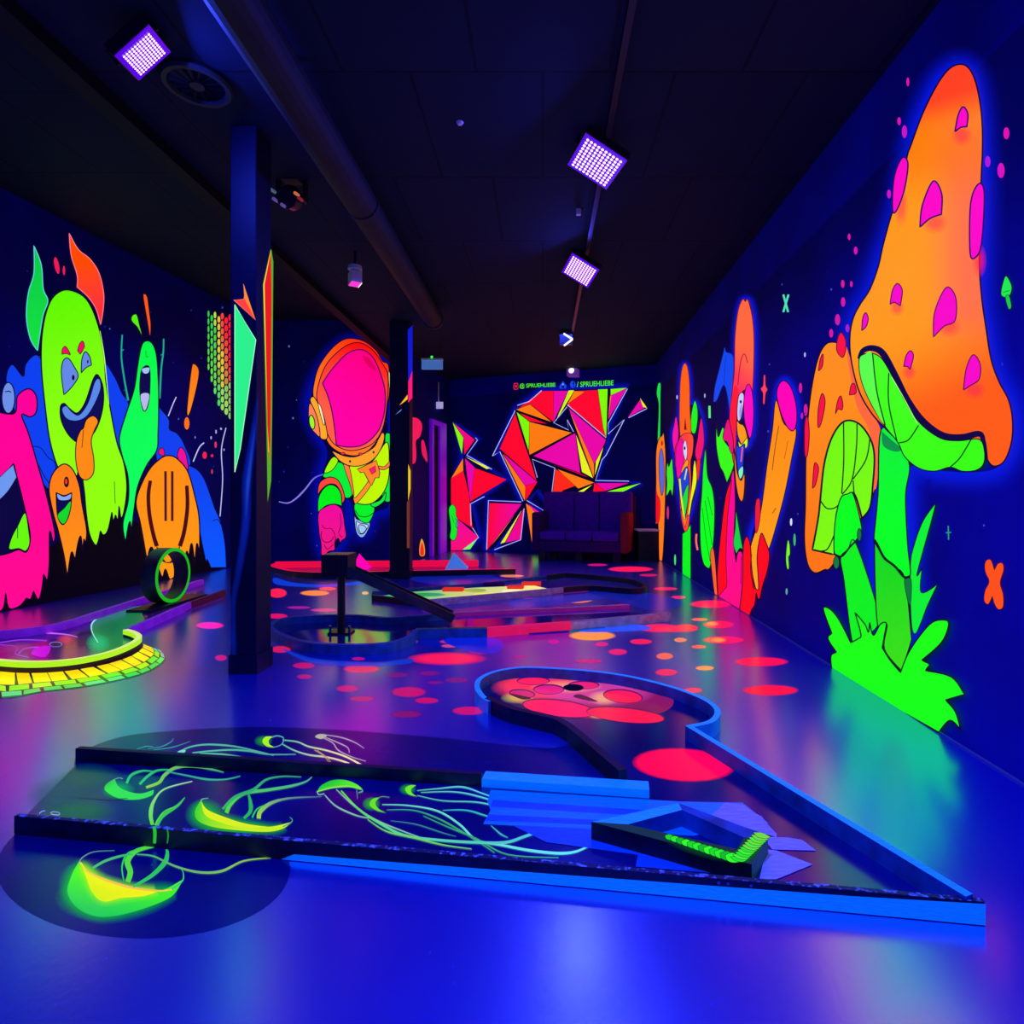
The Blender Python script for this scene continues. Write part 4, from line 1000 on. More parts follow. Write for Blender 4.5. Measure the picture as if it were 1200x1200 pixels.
def j3(J):
    J.part('bell'); J.f(ZR, [(745, 315, 1), (770, 280), (830, 252), (900, 252), (960, 275), (990, 300, 1), (930, 288), (840, 290)], '18c030', 0, grad=((850, 250), (870, 295), '58f028'))
    J.s(ZR, [(745, 315), (830, 292), (920, 286), (985, 302)], (1, 2, 1), '90e850'); J.s(ZR, [(745, 312), (755, 330), (785, 325)], 1.2, '80b8b0'); J.s(ZR, [(985, 300), (992, 312), (970, 320)], 1.2, '60b090')
    tent(J, ZS, [[(72, 148), (120, 195), (200, 232), (260, 245)], [(120, 125), (190, 190), (280, 250), (400, 300), (470, 325)]], (1, 2, 1), '80c0b0')
    tent(J, ZS, [[(140, 130), (210, 205), (300, 265), (400, 315), (540, 335), (700, 345), (820, 345), (900, 320), (1000, 285), (1080, 275), (1175, 285)]], (1.5, 3, 3, 3.4, 3, 1.6), '60e030', '40b8ff'); tent(J, ZS, [[(250, 250), (330, 300), (440, 325), (560, 355), (680, 372)]], (1, 2.4, 1), '70d068')
    tent(J, ZS, [[(205, 125), (208, 165)]], (1.2, .6), '5088a0')
jelly(BED, 'green domed jellyfish in the middle of the front lane', j3)
def j4(J):
    J.part('bell'); J.blob(ZS, 265, 185, 38, 30, '18a830', .8); J.f(ZS, [(300, 158, 1), (282, 180), (295, 205), (325, 222, 1), (285, 212), (258, 190), (270, 165)], '60e020', 0)
    J.s(ZS, [(290, 163), (310, 155), (340, 158)], .7, '60a890')
    tent(J, ZS, [[(310, 188), (420, 192), (540, 215), (630, 270), (700, 335), (800, 355), (920, 378), (1040, 390), (1110, 383), (1160, 362)]], (1, 2, 2.6, 3, 3.4, 2), '70d8b0', '60e8ff'); tent(J, ZS, [[(330, 210), (440, 212), (540, 245), (640, 300), (720, 350), (775, 388)], [(480, 235), (580, 280), (700, 330), (830, 395), (1040, 408)]], (.8, 2, 1), '38a878')
    tent(J, ZS, [[(345, 255), (450, 270), (560, 305), (615, 320)]], (.6, 1.4, .6), '3888a0')
jelly(BED, 'crescent jellyfish trailing the longest bright tentacles along the lane', j4)
def j5(J):
    J.part('bell'); J.blob(ZS, 415, 125, 36, 24, '18a030', .8); J.f(ZS, [(450, 108, 1), (430, 125), (435, 142), (455, 155, 1), (418, 145), (405, 122), (425, 108)], '70e820', 0)
    tent(J, ZS, [[(455, 130), (540, 122), (640, 115), (720, 140), (800, 170)], [(470, 138), (600, 135), (700, 152), (820, 195), (910, 270)], [(455, 150), (560, 172), (700, 178), (800, 200), (900, 235), (980, 260), (1070, 262)]], (.8, 2, 1.2), '60c8a0', '50c8ff')
    tent(J, ZS, [[(560, 212), (660, 212), (760, 240), (900, 268)], [(830, 205), (900, 205), (960, 200), (1000, 210)], [(760, 275), (800, 310), (830, 325)]], (.8, 2, .8), '38b8c0')
jelly(BED, 'dim crescent jellyfish next to the light blue planks', j5)
def j6(J):
    J.part('bell'); J.blob(ZR, 455, 40, 50, 32, '189838', .8); J.f(ZR, [(510, 15, 1), (485, 35), (490, 60), (520, 75, 1), (475, 70), (450, 45), (465, 18)], 'a8f020', 0)
    J.s(ZR, [(500, 20), (530, 12), (562, 22), (560, 50), (540, 66), (510, 74)], (1.6, 1.2, .8), '58a0b0')
    tent(J, ZR, [[(560, 35), (640, 45), (700, 70), (800, 92), (900, 125), (990, 172)], [(555, 55), (620, 90), (700, 115), (800, 128), (880, 148), (930, 168)]], (1.5, 2, 2), '40b0a0', 'f8e8a8'); tent(J, ZR, [[(730, 88), (780, 120), (810, 155)], [(745, 90), (800, 130), (822, 160)]], (1, 1, .6), 'a89070')
jelly(FL, 'jellyfish with a yellow green crescent behind the back board', j6)
def j7(J):
    J.part('bell'); J.f(ZR, [(735, 15), (760, 2), (800, 8), (775, 28), (750, 26)], 'a8b0a8', 0)
    tent(J, ZR, [[(775, 22), (830, 50), (860, 90), (930, 125), (1010, 150)], [(790, 20), (850, 45), (910, 75), (920, 105)], [(800, 8), (880, 22), (950, 48), (1000, 80)]], (1, 1.6, .8), 'a898b0')
jelly(FL, 'faint pale jellyfish farthest right behind the back board', j7)
def j8(J):
    tent(J, ZP, [[(960, 105), (1020, 75), (1100, 60), (1200, 62), (1300, 75), (1440, 108), (1480, 118)], [(1040, 105), (1130, 95), (1250, 88), (1350, 95), (1450, 112), (1600, 112)], [(1080, 108), (1200, 112), (1320, 128)]], (1.6, 2.2, 1), '48b8a0', '50a890')
    tent(J, ZP, [[(800, 82), (870, 72), (925, 45), (938, 25)], [(830, 88), (930, 75), (1030, 42)], [(740, 85), (790, 70), (830, 72)]], (.6, 1.4, .6), '308888')
    J.part('bell'); J.f(ZP, [(960, 100), (985, 88), (1005, 92), (990, 106)], '70d8c0', 0)
jelly(FL, 'long thin tentacles of the leftmost jellyfish behind the back board', j8)
def j9(J):
    J.part('tentacle'); J.s(PX, [(181.5, 988), (182, 976), (181, 968)], (3.5, 4, 4), '28b838'); J.part('tentacle'); J.s(PX, [(196.5, 988), (197.5, 978), (196, 970)], (1.2, 2, 1.5), '208838')
J = Art(FP, 0.0012, 0.0001); j9(J)
for q in J.parts: q[1].build('painted_tentacle', lane)
# ================================================================== wall paint: backgrounds kept in the wall meshes
def wall_art(key): mb, pl = mw[key]; return Art(pl, 0.0002, 0.00001, mb=mb)
A1, B1 = Z(0, 250, 280), Z(0, 450, 280)
W_ = wall_art('wall_left')
P = [(-80, 700), (-20, 655), (60, 640), (100, 600), (160, 612), (200, 620), (250, 600), (262, 640), (262, 666.5, 1), (0, 717.5, 1), (-80, 735, 1)]
W_.f(PX, P, (0.001, 0.0005, 0.004), 0)
for T, p, wd in ((A1, [(885, 922), (870, 955), (845, 1018)], 1.2), (B1, [(1025, 295), (1000, 320), (970, 390)], 1.4), (B1, [(1135, 220), (1112, 330), (1118, 480), (1105, 665)], 1.1), (B1, [(1070, 600), (1080, 650)], .7)): W_.s(T, p, wd, 'c0c0f8')
for x, y, a, b, c in ((1028, 358, 11, 18, 'f02050'), (1065, 360, 7, 8, 'e02050'), (1083, 305, 6, 16, 'e03060'), (1065, 440, 5, 12, 'c03060'), (1060, 270, 4, 8, 'a0a0f0'), (1085, 240, 4, 10, 'a0a0f0'), (1125, 330, 3, 6, 'a0a0f0'), (980, 268, 3, 6, '8080c0'), (1110, 225, 5, 6, 'a0a0f0')): W_.e(B1, x, y, a, b, c)
W_.e(A1, 285, 262, 13, 44, 'f01858', .6, rot=-.2); W_.e(A1, 321, 287, 7, 25, 'f01858', .4)
rs = random.Random(2)
def stars(W, n, x0, x1, ya, yb, cols):
    for i in range(n):
        x, y = rs.uniform(x0, x1), rs.uniform(ya, yb); r_ = rs.choice((.5, .6, .8, 1.1)); W.e(PX, x, y, r_, r_*1.3, cols[rs.randrange(len(cols))], n=8)
stars(W_, 40, 2, 262, 300, 560, ('2838c0', '1820a0', '4060d0', '181888'))
stars(wall_art('wall_back_left'), 30, 325, 455, 400, 640, ('2030a0', '181c80', '101870', '5060b0'))
W_ = wall_art('wall_back_left')
W_.s(Z(230, 400, 280), [(415, 805), (460, 812), (500, 790), (545, 745), (592, 688), (638, 668)], (1.0, 2.0, 1.4), '8878e8')
W_.s(Z(360, 510, 120, 900), [(748, 50), (768, 90), (798, 265), (745, 205)], 1.2, '3078ff', smooth=False)
HH, II, JJ = Z(920, 40, 280), Z(920, 310, 280), Z(920, 580, 280)
KK, LL = Z(740, 330, 260), Z(740, 500, 260)
MM, NN, OO = Z(765, 415, 80, 686), Z(765, 540, 80, 686), Z(825, 400, 80, 686)
QQ = Z(815, 530, 120, 720)
W_ = wall_art('wall_right')
PK = 'f018c0'
for T, x, y, a, b in ((HH, 617, 240, 7, 22), (HH, 573, 437, 9, 20), (HH, 600, 490, 13, 32), (HH, 522, 803, 10, 22), (HH, 322, 1018, 7, 16), (HH, 355, 1087, 9, 20), (HH, 1112, 498, 15, 30), (HH, 1018, 640, 14, 28), (HH, 1085, 685, 18, 38),
        (II, 290, 97, 9, 20), (II, 333, 98, 7, 15), (II, 292, 188, 11, 24), (II, 264, 277, 13, 28), (II, 232, 345, 10, 22), (II, 314, 320, 10, 20), (II, 78, 620, 8, 26), (II, 104, 730, 10, 30), (II, 85, 760, 6, 16)):
    W_.e(T, x, y, a, b, 'e010b8' if T is HH else 'd81898')
for T, x, y, a, b, c in ((II, 100, 453, 5, 12, 'a0b0f0'), (KK, 247, 625, 4, 11, 'c0d0f0'), (KK, 397, 617, 4, 12, '90a8f0'), (JJ, 30, 137, 5, 18, 'd0e0ff'), (JJ, 48, 225, 6, 30, '40c890'), (JJ, 8, 485, 5, 16, '60a8a0'), (LL, 236, 720, 5, 30, '40e070'), (LL, 197, 465, 6, 36, 'd82878'), (LL, 865, 515, 5, 20, 'd8e0ff'), (LL, 882, 612, 6, 34, '38b860'), (LL, 840, 890, 5, 16, '60a8a0')): W_.e(T, x, y, a, b, c)
W_.s(LL, [(352, 580), (350, 620), (358, 668)], 2.2, 'ff7050'); W_.s(JJ, [(820, 155), (822, 225)], 1.4, '18a070'); W_.s(JJ, [(808, 190), (835, 188)], 1.4, '18a070')
W_.s(KK, [(422, 672), (423, 738)], 2.6, '60e880')
stars(W_, 40, 800, 1195, 330, 640, ('2030b0', '181c90', '3848c0'))
for T, cx_, cy_, k in ((KK, 835, 118, 1),):
    W_.s(T, [(822, 70), (848, 165)], 2.4, '50e0b0', smooth=False); W_.s(T, [(850, 70), (822, 165)], 2.4, '50e0b0', smooth=False)
for k, (mb, pl) in mw.items(): struct(mb.build(k))

# ================================================================== left wall figures
WM = 'large fluorescent figures on the left wall'
# blue smoke
S = Art(WL, 0.002); S.part('smoke')
BL = '0840f0'
for P in ([(30, 830), (60, 760), (115, 820), (130, 755), (185, 712), (230, 800), (330, 1100), (300, 1400), (180, 1300), (60, 950)], [(520, 770), (570, 815), (612, 905), (645, 960), (640, 1100), (600, 1250), (540, 1100)], [(780, 985), (820, 1000), (848, 1040), (850, 1085), (890, 1108), (925, 1165), (950, 1270), (800, 1300)]):
    S.f(A1, P, BL, 1.0, '04083c')
S.f(B1, [(930, 430), (975, 422), (1020, 470), (1055, 560), (1075, 620), (1105, 690), (1128, 800), (1135, 921, 1), (1058, 922, 1), (1040, 880), (1035, 900, 1), (1010, 780), (985, 640)], BL, .8, '04083c', grad=((1000, 450), (1050, 900), '0858ff'))
S.f(B1, [(160, 330), (200, 320), (240, 370), (275, 400), (280, 520), (225, 470)], BL, 1, '04083c'); S.s(B1, [(1065, 690), (1090, 680), (1108, 705)], .8, '04083c')
S.end('painted_smoke', 'blue painted smoke clouds behind the creatures on the left wall', 'wall painting')
st = 0.008
def new(pl=WL, start=None):
    return Art(pl, st if start is None else start, 0.0001)
# lime horned creature
a = new(start=.0045); a.part('horn', 'green horn').f(A1, [(168, 162, 1), (205, 260), (215, 380), (238, 440), (212, 520), (186, 690, 1), (150, 630), (130, 520), (140, 400), (168, 300)], '08c848', 1.0, '60d8e0', grad=((150, 200), (180, 650), '10e040'))
a.part('horn', 'orange red horn').f(A1, [(345, 100, 1), (390, 180), (450, 230), (495, 300), (518, 400), (516, 480), (503, 560, 1), (480, 480), (440, 420), (385, 370, 1), (385, 310), (355, 210)], 'ff4a00', 1.0, 'ff7890', grad=((450, 250), (500, 550), 'ff2440'))
body = [(340, 385), (275, 410), (235, 480), (210, 600), (205, 760), (222, 950), (250, 1150), (300, 1300), (370, 1360), (398, 1270), (420, 1390), (430, 1500), (447, 1610), (475, 1665), (490, 1650), (502, 1595, 1), (515, 1615), (530, 1610, 1), (543, 1580), (560, 1500, 1), (566, 1545), (578, 1515, 1), (590, 1540), (596, 1470, 1), (606, 1530), (622, 1490), (635, 1375), (620, 1255), (585, 1150), (555, 1000), (530, 850), (520, 720), (490, 560), (430, 430)]
a.part('body').f(A1, body, '60f800', 1.6, INK, grad=((350, 400), (520, 1100), '90ff08'))
a.s(A1, [(500, 590), (522, 730), (545, 960)], (.6, 1.2, .5), 'c8ff80'); a.s(B1, [(572, 490), (576, 600)], .8, '206808')
a.part('eye').f(A1, [(305, 800), (315, 740), (340, 728), (370, 770), (390, 818), (360, 870), (318, 912, 1)], '6488e8', 1.2, INK); a.sub('pupil').e(A1, 365, 825, 7, 14, INK)
a.part('eye').f(A1, [(405, 802, 1), (408, 735), (425, 695), (448, 720), (457, 762, 1), (430, 775)], '6488e8', 1.2, INK); a.sub('pupil').e(A1, 438, 745, 4, 9, INK)
a.part('eyebrow').f(A1, [(308, 708, 1), (310, 682), (325, 668), (345, 695), (350, 712, 1), (330, 705)], 'f01060', .9, INK)
a.part('eyebrow').f(A1, [(386, 690, 1), (395, 658), (412, 642), (421, 670), (400, 708, 1)], 'f01060', .9, INK)
a.part('mouth').f(A1, [(300, 975), (318, 955), (345, 980), (385, 1003), (425, 950), (465, 835), (488, 812), (513, 870), (515, 960), (490, 1060), (445, 1130), (390, 1150), (340, 1110), (305, 1040)], '060a58', 1.6, INK)
a.sub('teeth').f(A1, [(308, 985), (330, 968), (360, 1000), (395, 1012), (440, 950), (472, 850), (495, 832), (502, 880), (470, 960), (430, 1020), (380, 1042), (330, 1030)], '5888e8', .8, '081050')
a.part('tongue').f(B1, [(415, 222), (430, 180), (465, 160), (490, 188), (470, 235), (455, 290), (468, 380), (465, 450), (430, 482), (395, 460), (377, 380), (380, 290), (400, 235)], 'ff8a10', 1.2, INK); a.s(B1, [(415, 232), (412, 280), (408, 320)], .8, INK)
a.end('painted_monster', 'tall lime green horned monster winking with an orange tongue', 'wall painting', WM)
# slim green
st = .0065
a = new(start=.0042); a.part('arm').s(A1, [(612, 610), (608, 720), (622, 830), (642, 940)], (1.6, 2.2), '18a890'); a.s(A1, [(606, 690), (620, 685)], 1.2, '18a890'); a.part('arm').s(A1, [(820, 630), (818, 700), (808, 780), (800, 930)], (1.6, 2.2), '18a890'); a.s(A1, [(806, 712), (820, 706)], 1.2, '18a890')
a.part('antenna').f(A1, [(657, 530), (665, 512), (685, 510), (698, 560), (716, 628, 1), (690, 575), (665, 548)], '58f010', .8); a.part('antenna', 'orange antenna').f(A1, [(718, 420), (726, 406), (738, 425), (748, 500), (755, 560), (752, 628, 1), (738, 540)], 'ff5818', .7)
a.part('body').f(A1, [(740, 640), (710, 662), (690, 760), (672, 880), (640, 980), (605, 1090), (597, 1150), (612, 1220), (640, 1320), (642, 1440), (615, 1560), (628, 1655, 1), (642, 1570), (652, 1550), (656, 1612, 1), (672, 1480), (690, 1370), (735, 1265), (785, 1190), (792, 1100), (795, 950), (792, 820), (785, 720), (768, 662)], '00f848', 1.5, INK, grad=((740, 650), (680, 1400), '08ff60'))
a.part('mouth').f(A1, [(712, 780), (748, 775), (750, 900), (738, 975), (718, 992), (703, 930), (700, 850)], '06084c', 1.0, INK)
a.sub('upper_teeth').f(A1, [(712, 780), (747, 775), (745, 798), (730, 806), (714, 798)], 'a8c0ff', .4); a.sub('lower_teeth').f(A1, [(703, 912), (747, 908), (735, 975), (718, 988)], 'b8b8f0', .4); a.part('nose').s(A1, [(730, 690), (732, 720), (742, 718)], .6, '086828')
a.end('painted_monster', 'slim green monster raising two thin arms on the left wall', 'wall painting', WM)
# small orange
st = .0075
a = new(start=.0065); a.part('body').f(B1, [(243, 530), (262, 450), (315, 402), (362, 430), (395, 510), (408, 600), (432, 735), (425, 805, 1), (418, 780), (411, 850, 1), (403, 765), (388, 800), (374, 885, 1), (355, 845), (335, 970, 1), (318, 860), (290, 740), (262, 640)], 'ff7c10', 1.5, INK, grad=((300, 450), (340, 950), 'ff9418'))
a.part('mouth').f(B1, [(278, 545, 1), (318, 560), (357, 545, 1), (352, 620), (335, 680), (310, 706), (285, 660)], '060850', 1.2, INK); a.sub('teeth').f(B1, [(284, 552), (318, 566), (353, 552), (345, 580), (295, 582)], '88a8f0', .4); a.sub('tongue', 'green tongue').f(B1, [(285, 660), (318, 625), (350, 588), (350, 625), (330, 688), (308, 702)], '10d828', .7)
a.part('eye').e(B1, 330, 492, 13, 27, INK); a.e(B1, 329, 490, 6, 14, 'f04008')
a.end('painted_monster', 'small orange monster between the pink and the lime monsters', 'wall painting', WM)
# pink
a = new(start=.0066); a.part('body').f(B1, [(-120, 190), (-40, 140), (30, 150), (75, 140), (85, 60), (140, 24), (178, 60), (180, 135), (150, 165), (105, 155), (140, 250), (190, 420), (230, 560), (272, 745), (264, 800, 1), (246, 740), (244, 900), (235, 992, 1), (216, 955, 1), (205, 1040), (188, 1082), (165, 1040, 1), (150, 1080), (130, 1075, 1), (95, 1115), (42, 1126), (25, 1050, 1), (8, 1132), (-60, 1140), (-140, 1000)], 'ff0098', 1.6, INK, grad=((60, 200), (120, 1000), 'ff0890'))
a.part('eye').e(B1, 38, 70, 33, 78, '6c90e8', 1.4, INK); a.s(B1, [(22, 40), (38, 36), (52, 42)], 1.2, INK)
a.part('mouth').f(B1, [(-60, 560), (-20, 500), (65, 398, 1), (85, 480), (115, 600), (148, 760), (130, 842), (90, 832), (40, 850), (-20, 862), (-80, 860)], '060440', 1.5, INK)
a.sub('teeth').f(B1, [(-30, 500), (62, 405, 1), (80, 468, 1), (30, 545), (-30, 590)], '6c98f0', .8)
a.part('tongue').f(B1, [(42, 828), (55, 770), (85, 712), (122, 648), (140, 740), (145, 800), (125, 838), (90, 826)], '68f808', 1.0, INK); a.s(B1, [(85, 715), (84, 775)], .8, INK)
a.end('painted_monster', 'pink wide mouthed monster cut by the left picture edge', 'wall painting', WM)
# striped orange
a = new(start=.0067); a.part('ear').f(B1, [(795, 350), (800, 325), (818, 325), (822, 360)], 'e81070', .8); a.part('ear').f(B1, [(888, 360), (905, 318), (930, 350), (945, 432, 1), (912, 410)], 'f00c98', 1.0)
a.part('body').f(B1, [(680, 600), (700, 520), (750, 425), (810, 370), (850, 360), (890, 378), (940, 440), (975, 560), (998, 680), (1000, 862, 1), (986, 800), (976, 908, 1), (960, 800), (945, 872, 1), (935, 840), (920, 900), (882, 960, 1), (850, 980), (828, 930), (808, 965), (760, 820), (735, 888, 1), (715, 770), (700, 690)], 'ff8c10', 1.6, INK, grad=((800, 400), (850, 900), 'ff9810'))
a.part('stripe').s(B1, [(828, 438), (829, 688)], 2.9, '480818', smooth=False); a.part('stripe').s(B1, [(862, 438), (862, 688)], 2.9, '480818', smooth=False)
a.part('smile').s(B1, [(752, 485), (742, 560), (748, 660), (768, 760), (785, 815)], (4.2, 4.6, 5), '480818'); a.s(B1, [(935, 510), (938, 620), (922, 740), (900, 815)], (4.2, 4.6, 5), '480818'); a.f(B1, [(785, 815), (840, 900), (900, 812), (880, 880), (845, 900), (800, 880)], '301018', 0)
a.end('painted_monster', 'rounded orange monster with dark stripes behind the loop', 'wall painting', WM)
# exclamation mark
a = new(start=.003); a.part('stroke').f(A1, [(938, 990), (960, 785), (975, 757), (998, 792), (985, 880), (952, 1003)], 'ff7810', 1.0, INK, grad=((975, 760), (945, 1000), 'ff8a18')); a.part('dot').e(A1, 937, 1055, 13, 31, 'ff7018')
a.end('painted_exclamation_mark', 'orange exclamation mark painted left of the nearer pillar', 'wall painting')
# dotted globe
a = new(start=.003); a.part('dots')
for i in range(7):
    x = 1046+i*(18 if i < 2 else 20)+i*2; x = (1046, 1062, 1078, 1097, 1114, 1133, 1152)[i]
    for j in range(15):
        y = 505+j*38+(19 if i % 2 else 0)+i*3
        lim = 1030-(6-i)**2*7.0
        if y > lim or y < 488: continue
        t = i/6; v = (y-500)/520
        c = mixc(rgb('20c840'), rgb('ff2038'), max(0, min(1, t*1.3-v*.9+.1))) if t > .35 else mixc(rgb('28d048'), rgb('80e040'), v)
        if .3 < t-v*.35 < .55: c = mixc(c, rgb('f0e040'), .6)
        if v > .7: c = mixc(c, rgb('60e070'), .6)
        a.e(A1, x, y, (5, 6.5, 7, 8, 9, 10, 9)[i]*.95, 17, c, n=10)
a.end('painted_globe', 'round dotted globe of green to red spots left of the nearer pillar', 'wall painting')

# ================================================================== astronaut
CC, DD, EE = Z(230, 400, 280), Z(340, 380, 140), Z(360, 510, 120, 900)
a = Art(WA, .003, .00012)
a.part('halo', 'blue sprayed rim around the figure').halo(CC, [(560, 330), (600, 190), (700, 40), (820, 0), (940, 90), (980, 180), (970, 400), (985, 800), (900, 870), (860, 960), (800, 960), (760, 790), (745, 1000), (640, 1070), (612, 900), (615, 700), (650, 560), (600, 460)], 15, '0410c8', .5)
a.part('backpack').f(EE, [(690, -10), (742, -10, 1), (742, 582, 1), (680, 572), (640, 420), (680, 120)], '08e838', 1.0); a.s(EE, [(735, 80), (735, 560)], 1.4, '086820'); 
a.part('boot').f(EE, [(415, 690), (440, 740), (550, 768), (522, 860), (482, 900), (440, 870), (422, 800)], '8cb8ff', 1.0, INK); a.f(EE, [(432, 760), (470, 775), (535, 790), (515, 840), (482, 870), (450, 850)], 'c0dcff', .9, INK); a.f(EE, [(455, 790), (500, 795), (520, 825), (482, 866), (458, 840)], 'a0c8f8', .9, INK)
a.part('leg').f(EE, [(420, 605), (500, 600), (565, 610), (592, 640), (580, 700), (540, 768), (480, 758), (425, 690)], '08f028', 1.0); a.s(EE, [(425, 660), (460, 710), (530, 715), (585, 680)], .9)
a.f(EE, [(560, 605), (640, 570), (690, 500), (680, 575), (600, 632)], '10e838', 1.0)
a.part('torso').f(EE, [(375, 270), (560, 240), (700, 60), (722, 250), (712, 400), (660, 520), (560, 602), (440, 596), (405, 520)], 'c0f800', 1.2)
a.part('arm').f(EE, [(145, 370), (155, 320), (190, 240), (235, 188), (275, 232), (320, 260), (360, 380), (397, 520), (335, 548), (300, 440), (240, 385)], '08f038', 1.1); a.f(EE, [(152, 330), (188, 242), (235, 190), (272, 228), (220, 308)], 'a0f800', .9)
a.f(EE, [(95, 520), (105, 430), (150, 385), (210, 368), (270, 395), (312, 470), (332, 560), (305, 605, 1), (300, 520), (255, 440), (190, 432), (130, 475)], 'ff4838', 1.1); a.f(EE, [(97, 680, 1), (98, 570), (130, 490), (190, 438), (252, 450), (297, 515), (306, 622, 1), (240, 606), (165, 622)], '00f018', 1.1)
a.part('glove').f(EE, [(100, 690), (160, 630), (240, 608), (300, 645), (322, 720), (330, 790), (343, 870), (335, 905), (310, 922), (292, 942), (272, 905), (245, 950), (242, 1008), (190, 1022), (152, 1066), (126, 1060), (124, 960), (106, 850)], 'f008a0', 1.1, INK, grad=((200, 620), (180, 1050), 'f01878'))
for p in ([(130, 790), (160, 820), (210, 820), (240, 860)], [(130, 840), (125, 900), (160, 940), (210, 930), (235, 890)], [(290, 690), (300, 780), (275, 860)], [(240, 860), (250, 910), (240, 950)], [(150, 960), (180, 1000), (230, 960)], [(280, 870), (310, 900)]): a.s(EE, p, .9, '500448')
a.part('strap').f(EE, [(322, 262), (372, 280), (412, 505), (400, 520), (380, 440)], 'ff7838', .8); a.f(EE, [(405, 530, 1), (432, 542), (540, 400), (520, 370, 1), (560, 440), (440, 595), (412, 578)], 'ff9028', .8); a.f(EE, [(630, 270), (680, 275), (730, 225), (733, 262), (690, 300), (640, 300)], 'ff7838', .8)
a.part('buckle').f(EE, [(440, 300), (610, 220), (640, 330), (632, 375), (600, 375), (568, 445), (540, 402), (500, 325), (470, 330)], 'ff8828', 1.0, smooth=False); a.f(EE, [(545, 300), (600, 270), (605, 320), (570, 345)], 'f81868', .7, smooth=False)
a.part('collar').f(EE, [(225, 140), (255, 190), (300, 235), (370, 268), (460, 270), (550, 238), (620, 170), (670, 70), (678, -10), (640, -10), (600, 90), (520, 150), (420, 190), (320, 180)], 'ffa028', 1.1)
for x, y in ((378, 230), (585, 150)): a.e(EE, x, y, 9, 12, '301028')
a.part('helmet').f(DD, [(232, 715), (240, 600), (280, 450), (350, 330), (450, 215), (560, 148), (680, 150), (780, 192), (870, 268), (930, 370), (985, 402), (1002, 520), (1000, 690), (975, 850), (955, 980), (900, 1130), (800, 1260), (680, 1320), (560, 1310), (450, 1260), (370, 1170), (320, 1000), (270, 800)], 'ff7a20', 1.4, INK, grad=((300, 700), (650, 150), 'ff2808'))
a.f(DD, [(270, 740), (300, 560), (370, 400), (480, 280), (600, 200), (720, 192), (840, 270), (930, 400), (985, 520), (975, 800), (930, 1050), (830, 1200), (680, 1262), (560, 1262), (440, 1200), (370, 1080), (330, 900)], 'ff6048', 1.1, INK, grad=((350, 900), (600, 220), 'ff0c10'))
a.sub('visor').f(CC, [(635, 212, 1), (665, 165), (710, 110), (760, 62), (815, 42), (860, 55), (900, 100), (935, 190), (950, 260), (948, 340), (935, 400), (915, 450), (870, 500), (820, 526), (760, 531), (705, 522, 1), (695, 430), (680, 340), (660, 270)], 'ff00a4', 1.5, '600060', grad=((740, 300), (900, 100), 'ff0080'))
a.f(CC, [(835, 75), (870, 85), (900, 130), (905, 150), (870, 130)], 'e00060', 0)
for x, y in ((738, 563), (826, 566)): a.e(CC, x, y, 11, 6, 'e02858', .5)
a.part('earpiece').f(DD, [(205, 770), (235, 728), (280, 790), (330, 900), (358, 1000), (376, 1142), (310, 1146), (298, 1050), (262, 900)], 'ffa828', 1.1); a.f(DD, [(188, 850), (205, 795), (250, 870), (285, 980), (302, 1125), (250, 1090), (195, 1010)], 'ff8058', 1.1); a.e(DD, 222, 985, 28, 72, 'a0f828', 1.2, rot=-.15); a.f(DD, [(285, 812), (312, 830), (350, 985), (335, 1000)], 'fff0c0', .8)
a.part('earpiece').f(DD, [(990, 480), (1010, 520), (1015, 660), (998, 640)], 'e8e070', .6, INK)
a.end('painted_astronaut', 'astronaut with magenta visor and outstretched pink glove painted on the back left wall', 'wall painting')

# ================================================================== pieces on the door wall
DW = Z(450, 360, 90, 338)
a = Art(WD, .003); a.part('limb').f(DW, [(112, 500), (135, 485), (160, 500), (168, 530), (158, 570), (140, 590), (142, 640), (138, 682), (118, 688), (110, 640)], 'f01858', .6); a.part('limb').f(DW, [(163, 590), (175, 588), (188, 640), (190, 682), (178, 670), (165, 640)], 'e01858', .5)
a.end('painted_figure', 'pink red painted shapes between the far pillar and the violet door', 'wall painting')
a = Art(WD, .003); a.part('board').f(DW, [(156, 1092), (155, 1050), (165, 1018), (178, 1050), (178, 1092)], 'e8a030', .5); a.f(DW, [(159, 1090), (159, 1060), (166, 1036), (174, 1060), (174, 1090)], 'f02818', 0)
a.end('painted_flame', 'small yellow rimmed red flame painted beside the violet door', 'wall painting')

# ================================================================== back wall: geometric shards
GG = Z(490, 380, 280)
a = Art(WB, .003, .00012)
RD, OR, MG, LI, YE = 'ff0830', 'ff7a10', 'e808a8', '80f808', 'e8f020'
a.part('halo', 'blue sprayed rim around the shards')
for P in ([(196, 500), (300, 580), (240, 660), (445, 780), (270, 900), (310, 1070), (250, 1130), (198, 1130), (198, 760), (224, 660)], [(620, 330), (1055, 315), (960, 500), (950, 600), (895, 790), (1120, 795), (700, 960), (600, 830), (550, 890), (640, 960), (600, 1110), (530, 930), (380, 1135), (340, 1135), (355, 885), (520, 890), (405, 640), (490, 425)]): a.halo(GG, P, 8, '0618d0', .5, smooth=False)
def tri(c, *p, out=.5, grad=None): a.part('shard'); a.f(GG, list(p), c, out, '18041c', smooth=False, grad=grad)
tri(LI, (172, 488), (228, 570), (220, 655)); tri(MG, (180, 495), (285, 580), (232, 655), (228, 570), grad=((200, 500), (240, 640), RD))
tri(OR, (226, 672), (165, 775), (228, 735)); tri(RD, (228, 735), (165, 775), (165, 900), (180, 965), (275, 1025), (256, 850)); tri(MG, (235, 672), (288, 722), (262, 892)); tri(RD, (286, 722), (445, 780), (262, 892)); tri(YE, (235, 664), (365, 722), (345, 728), out=.2)
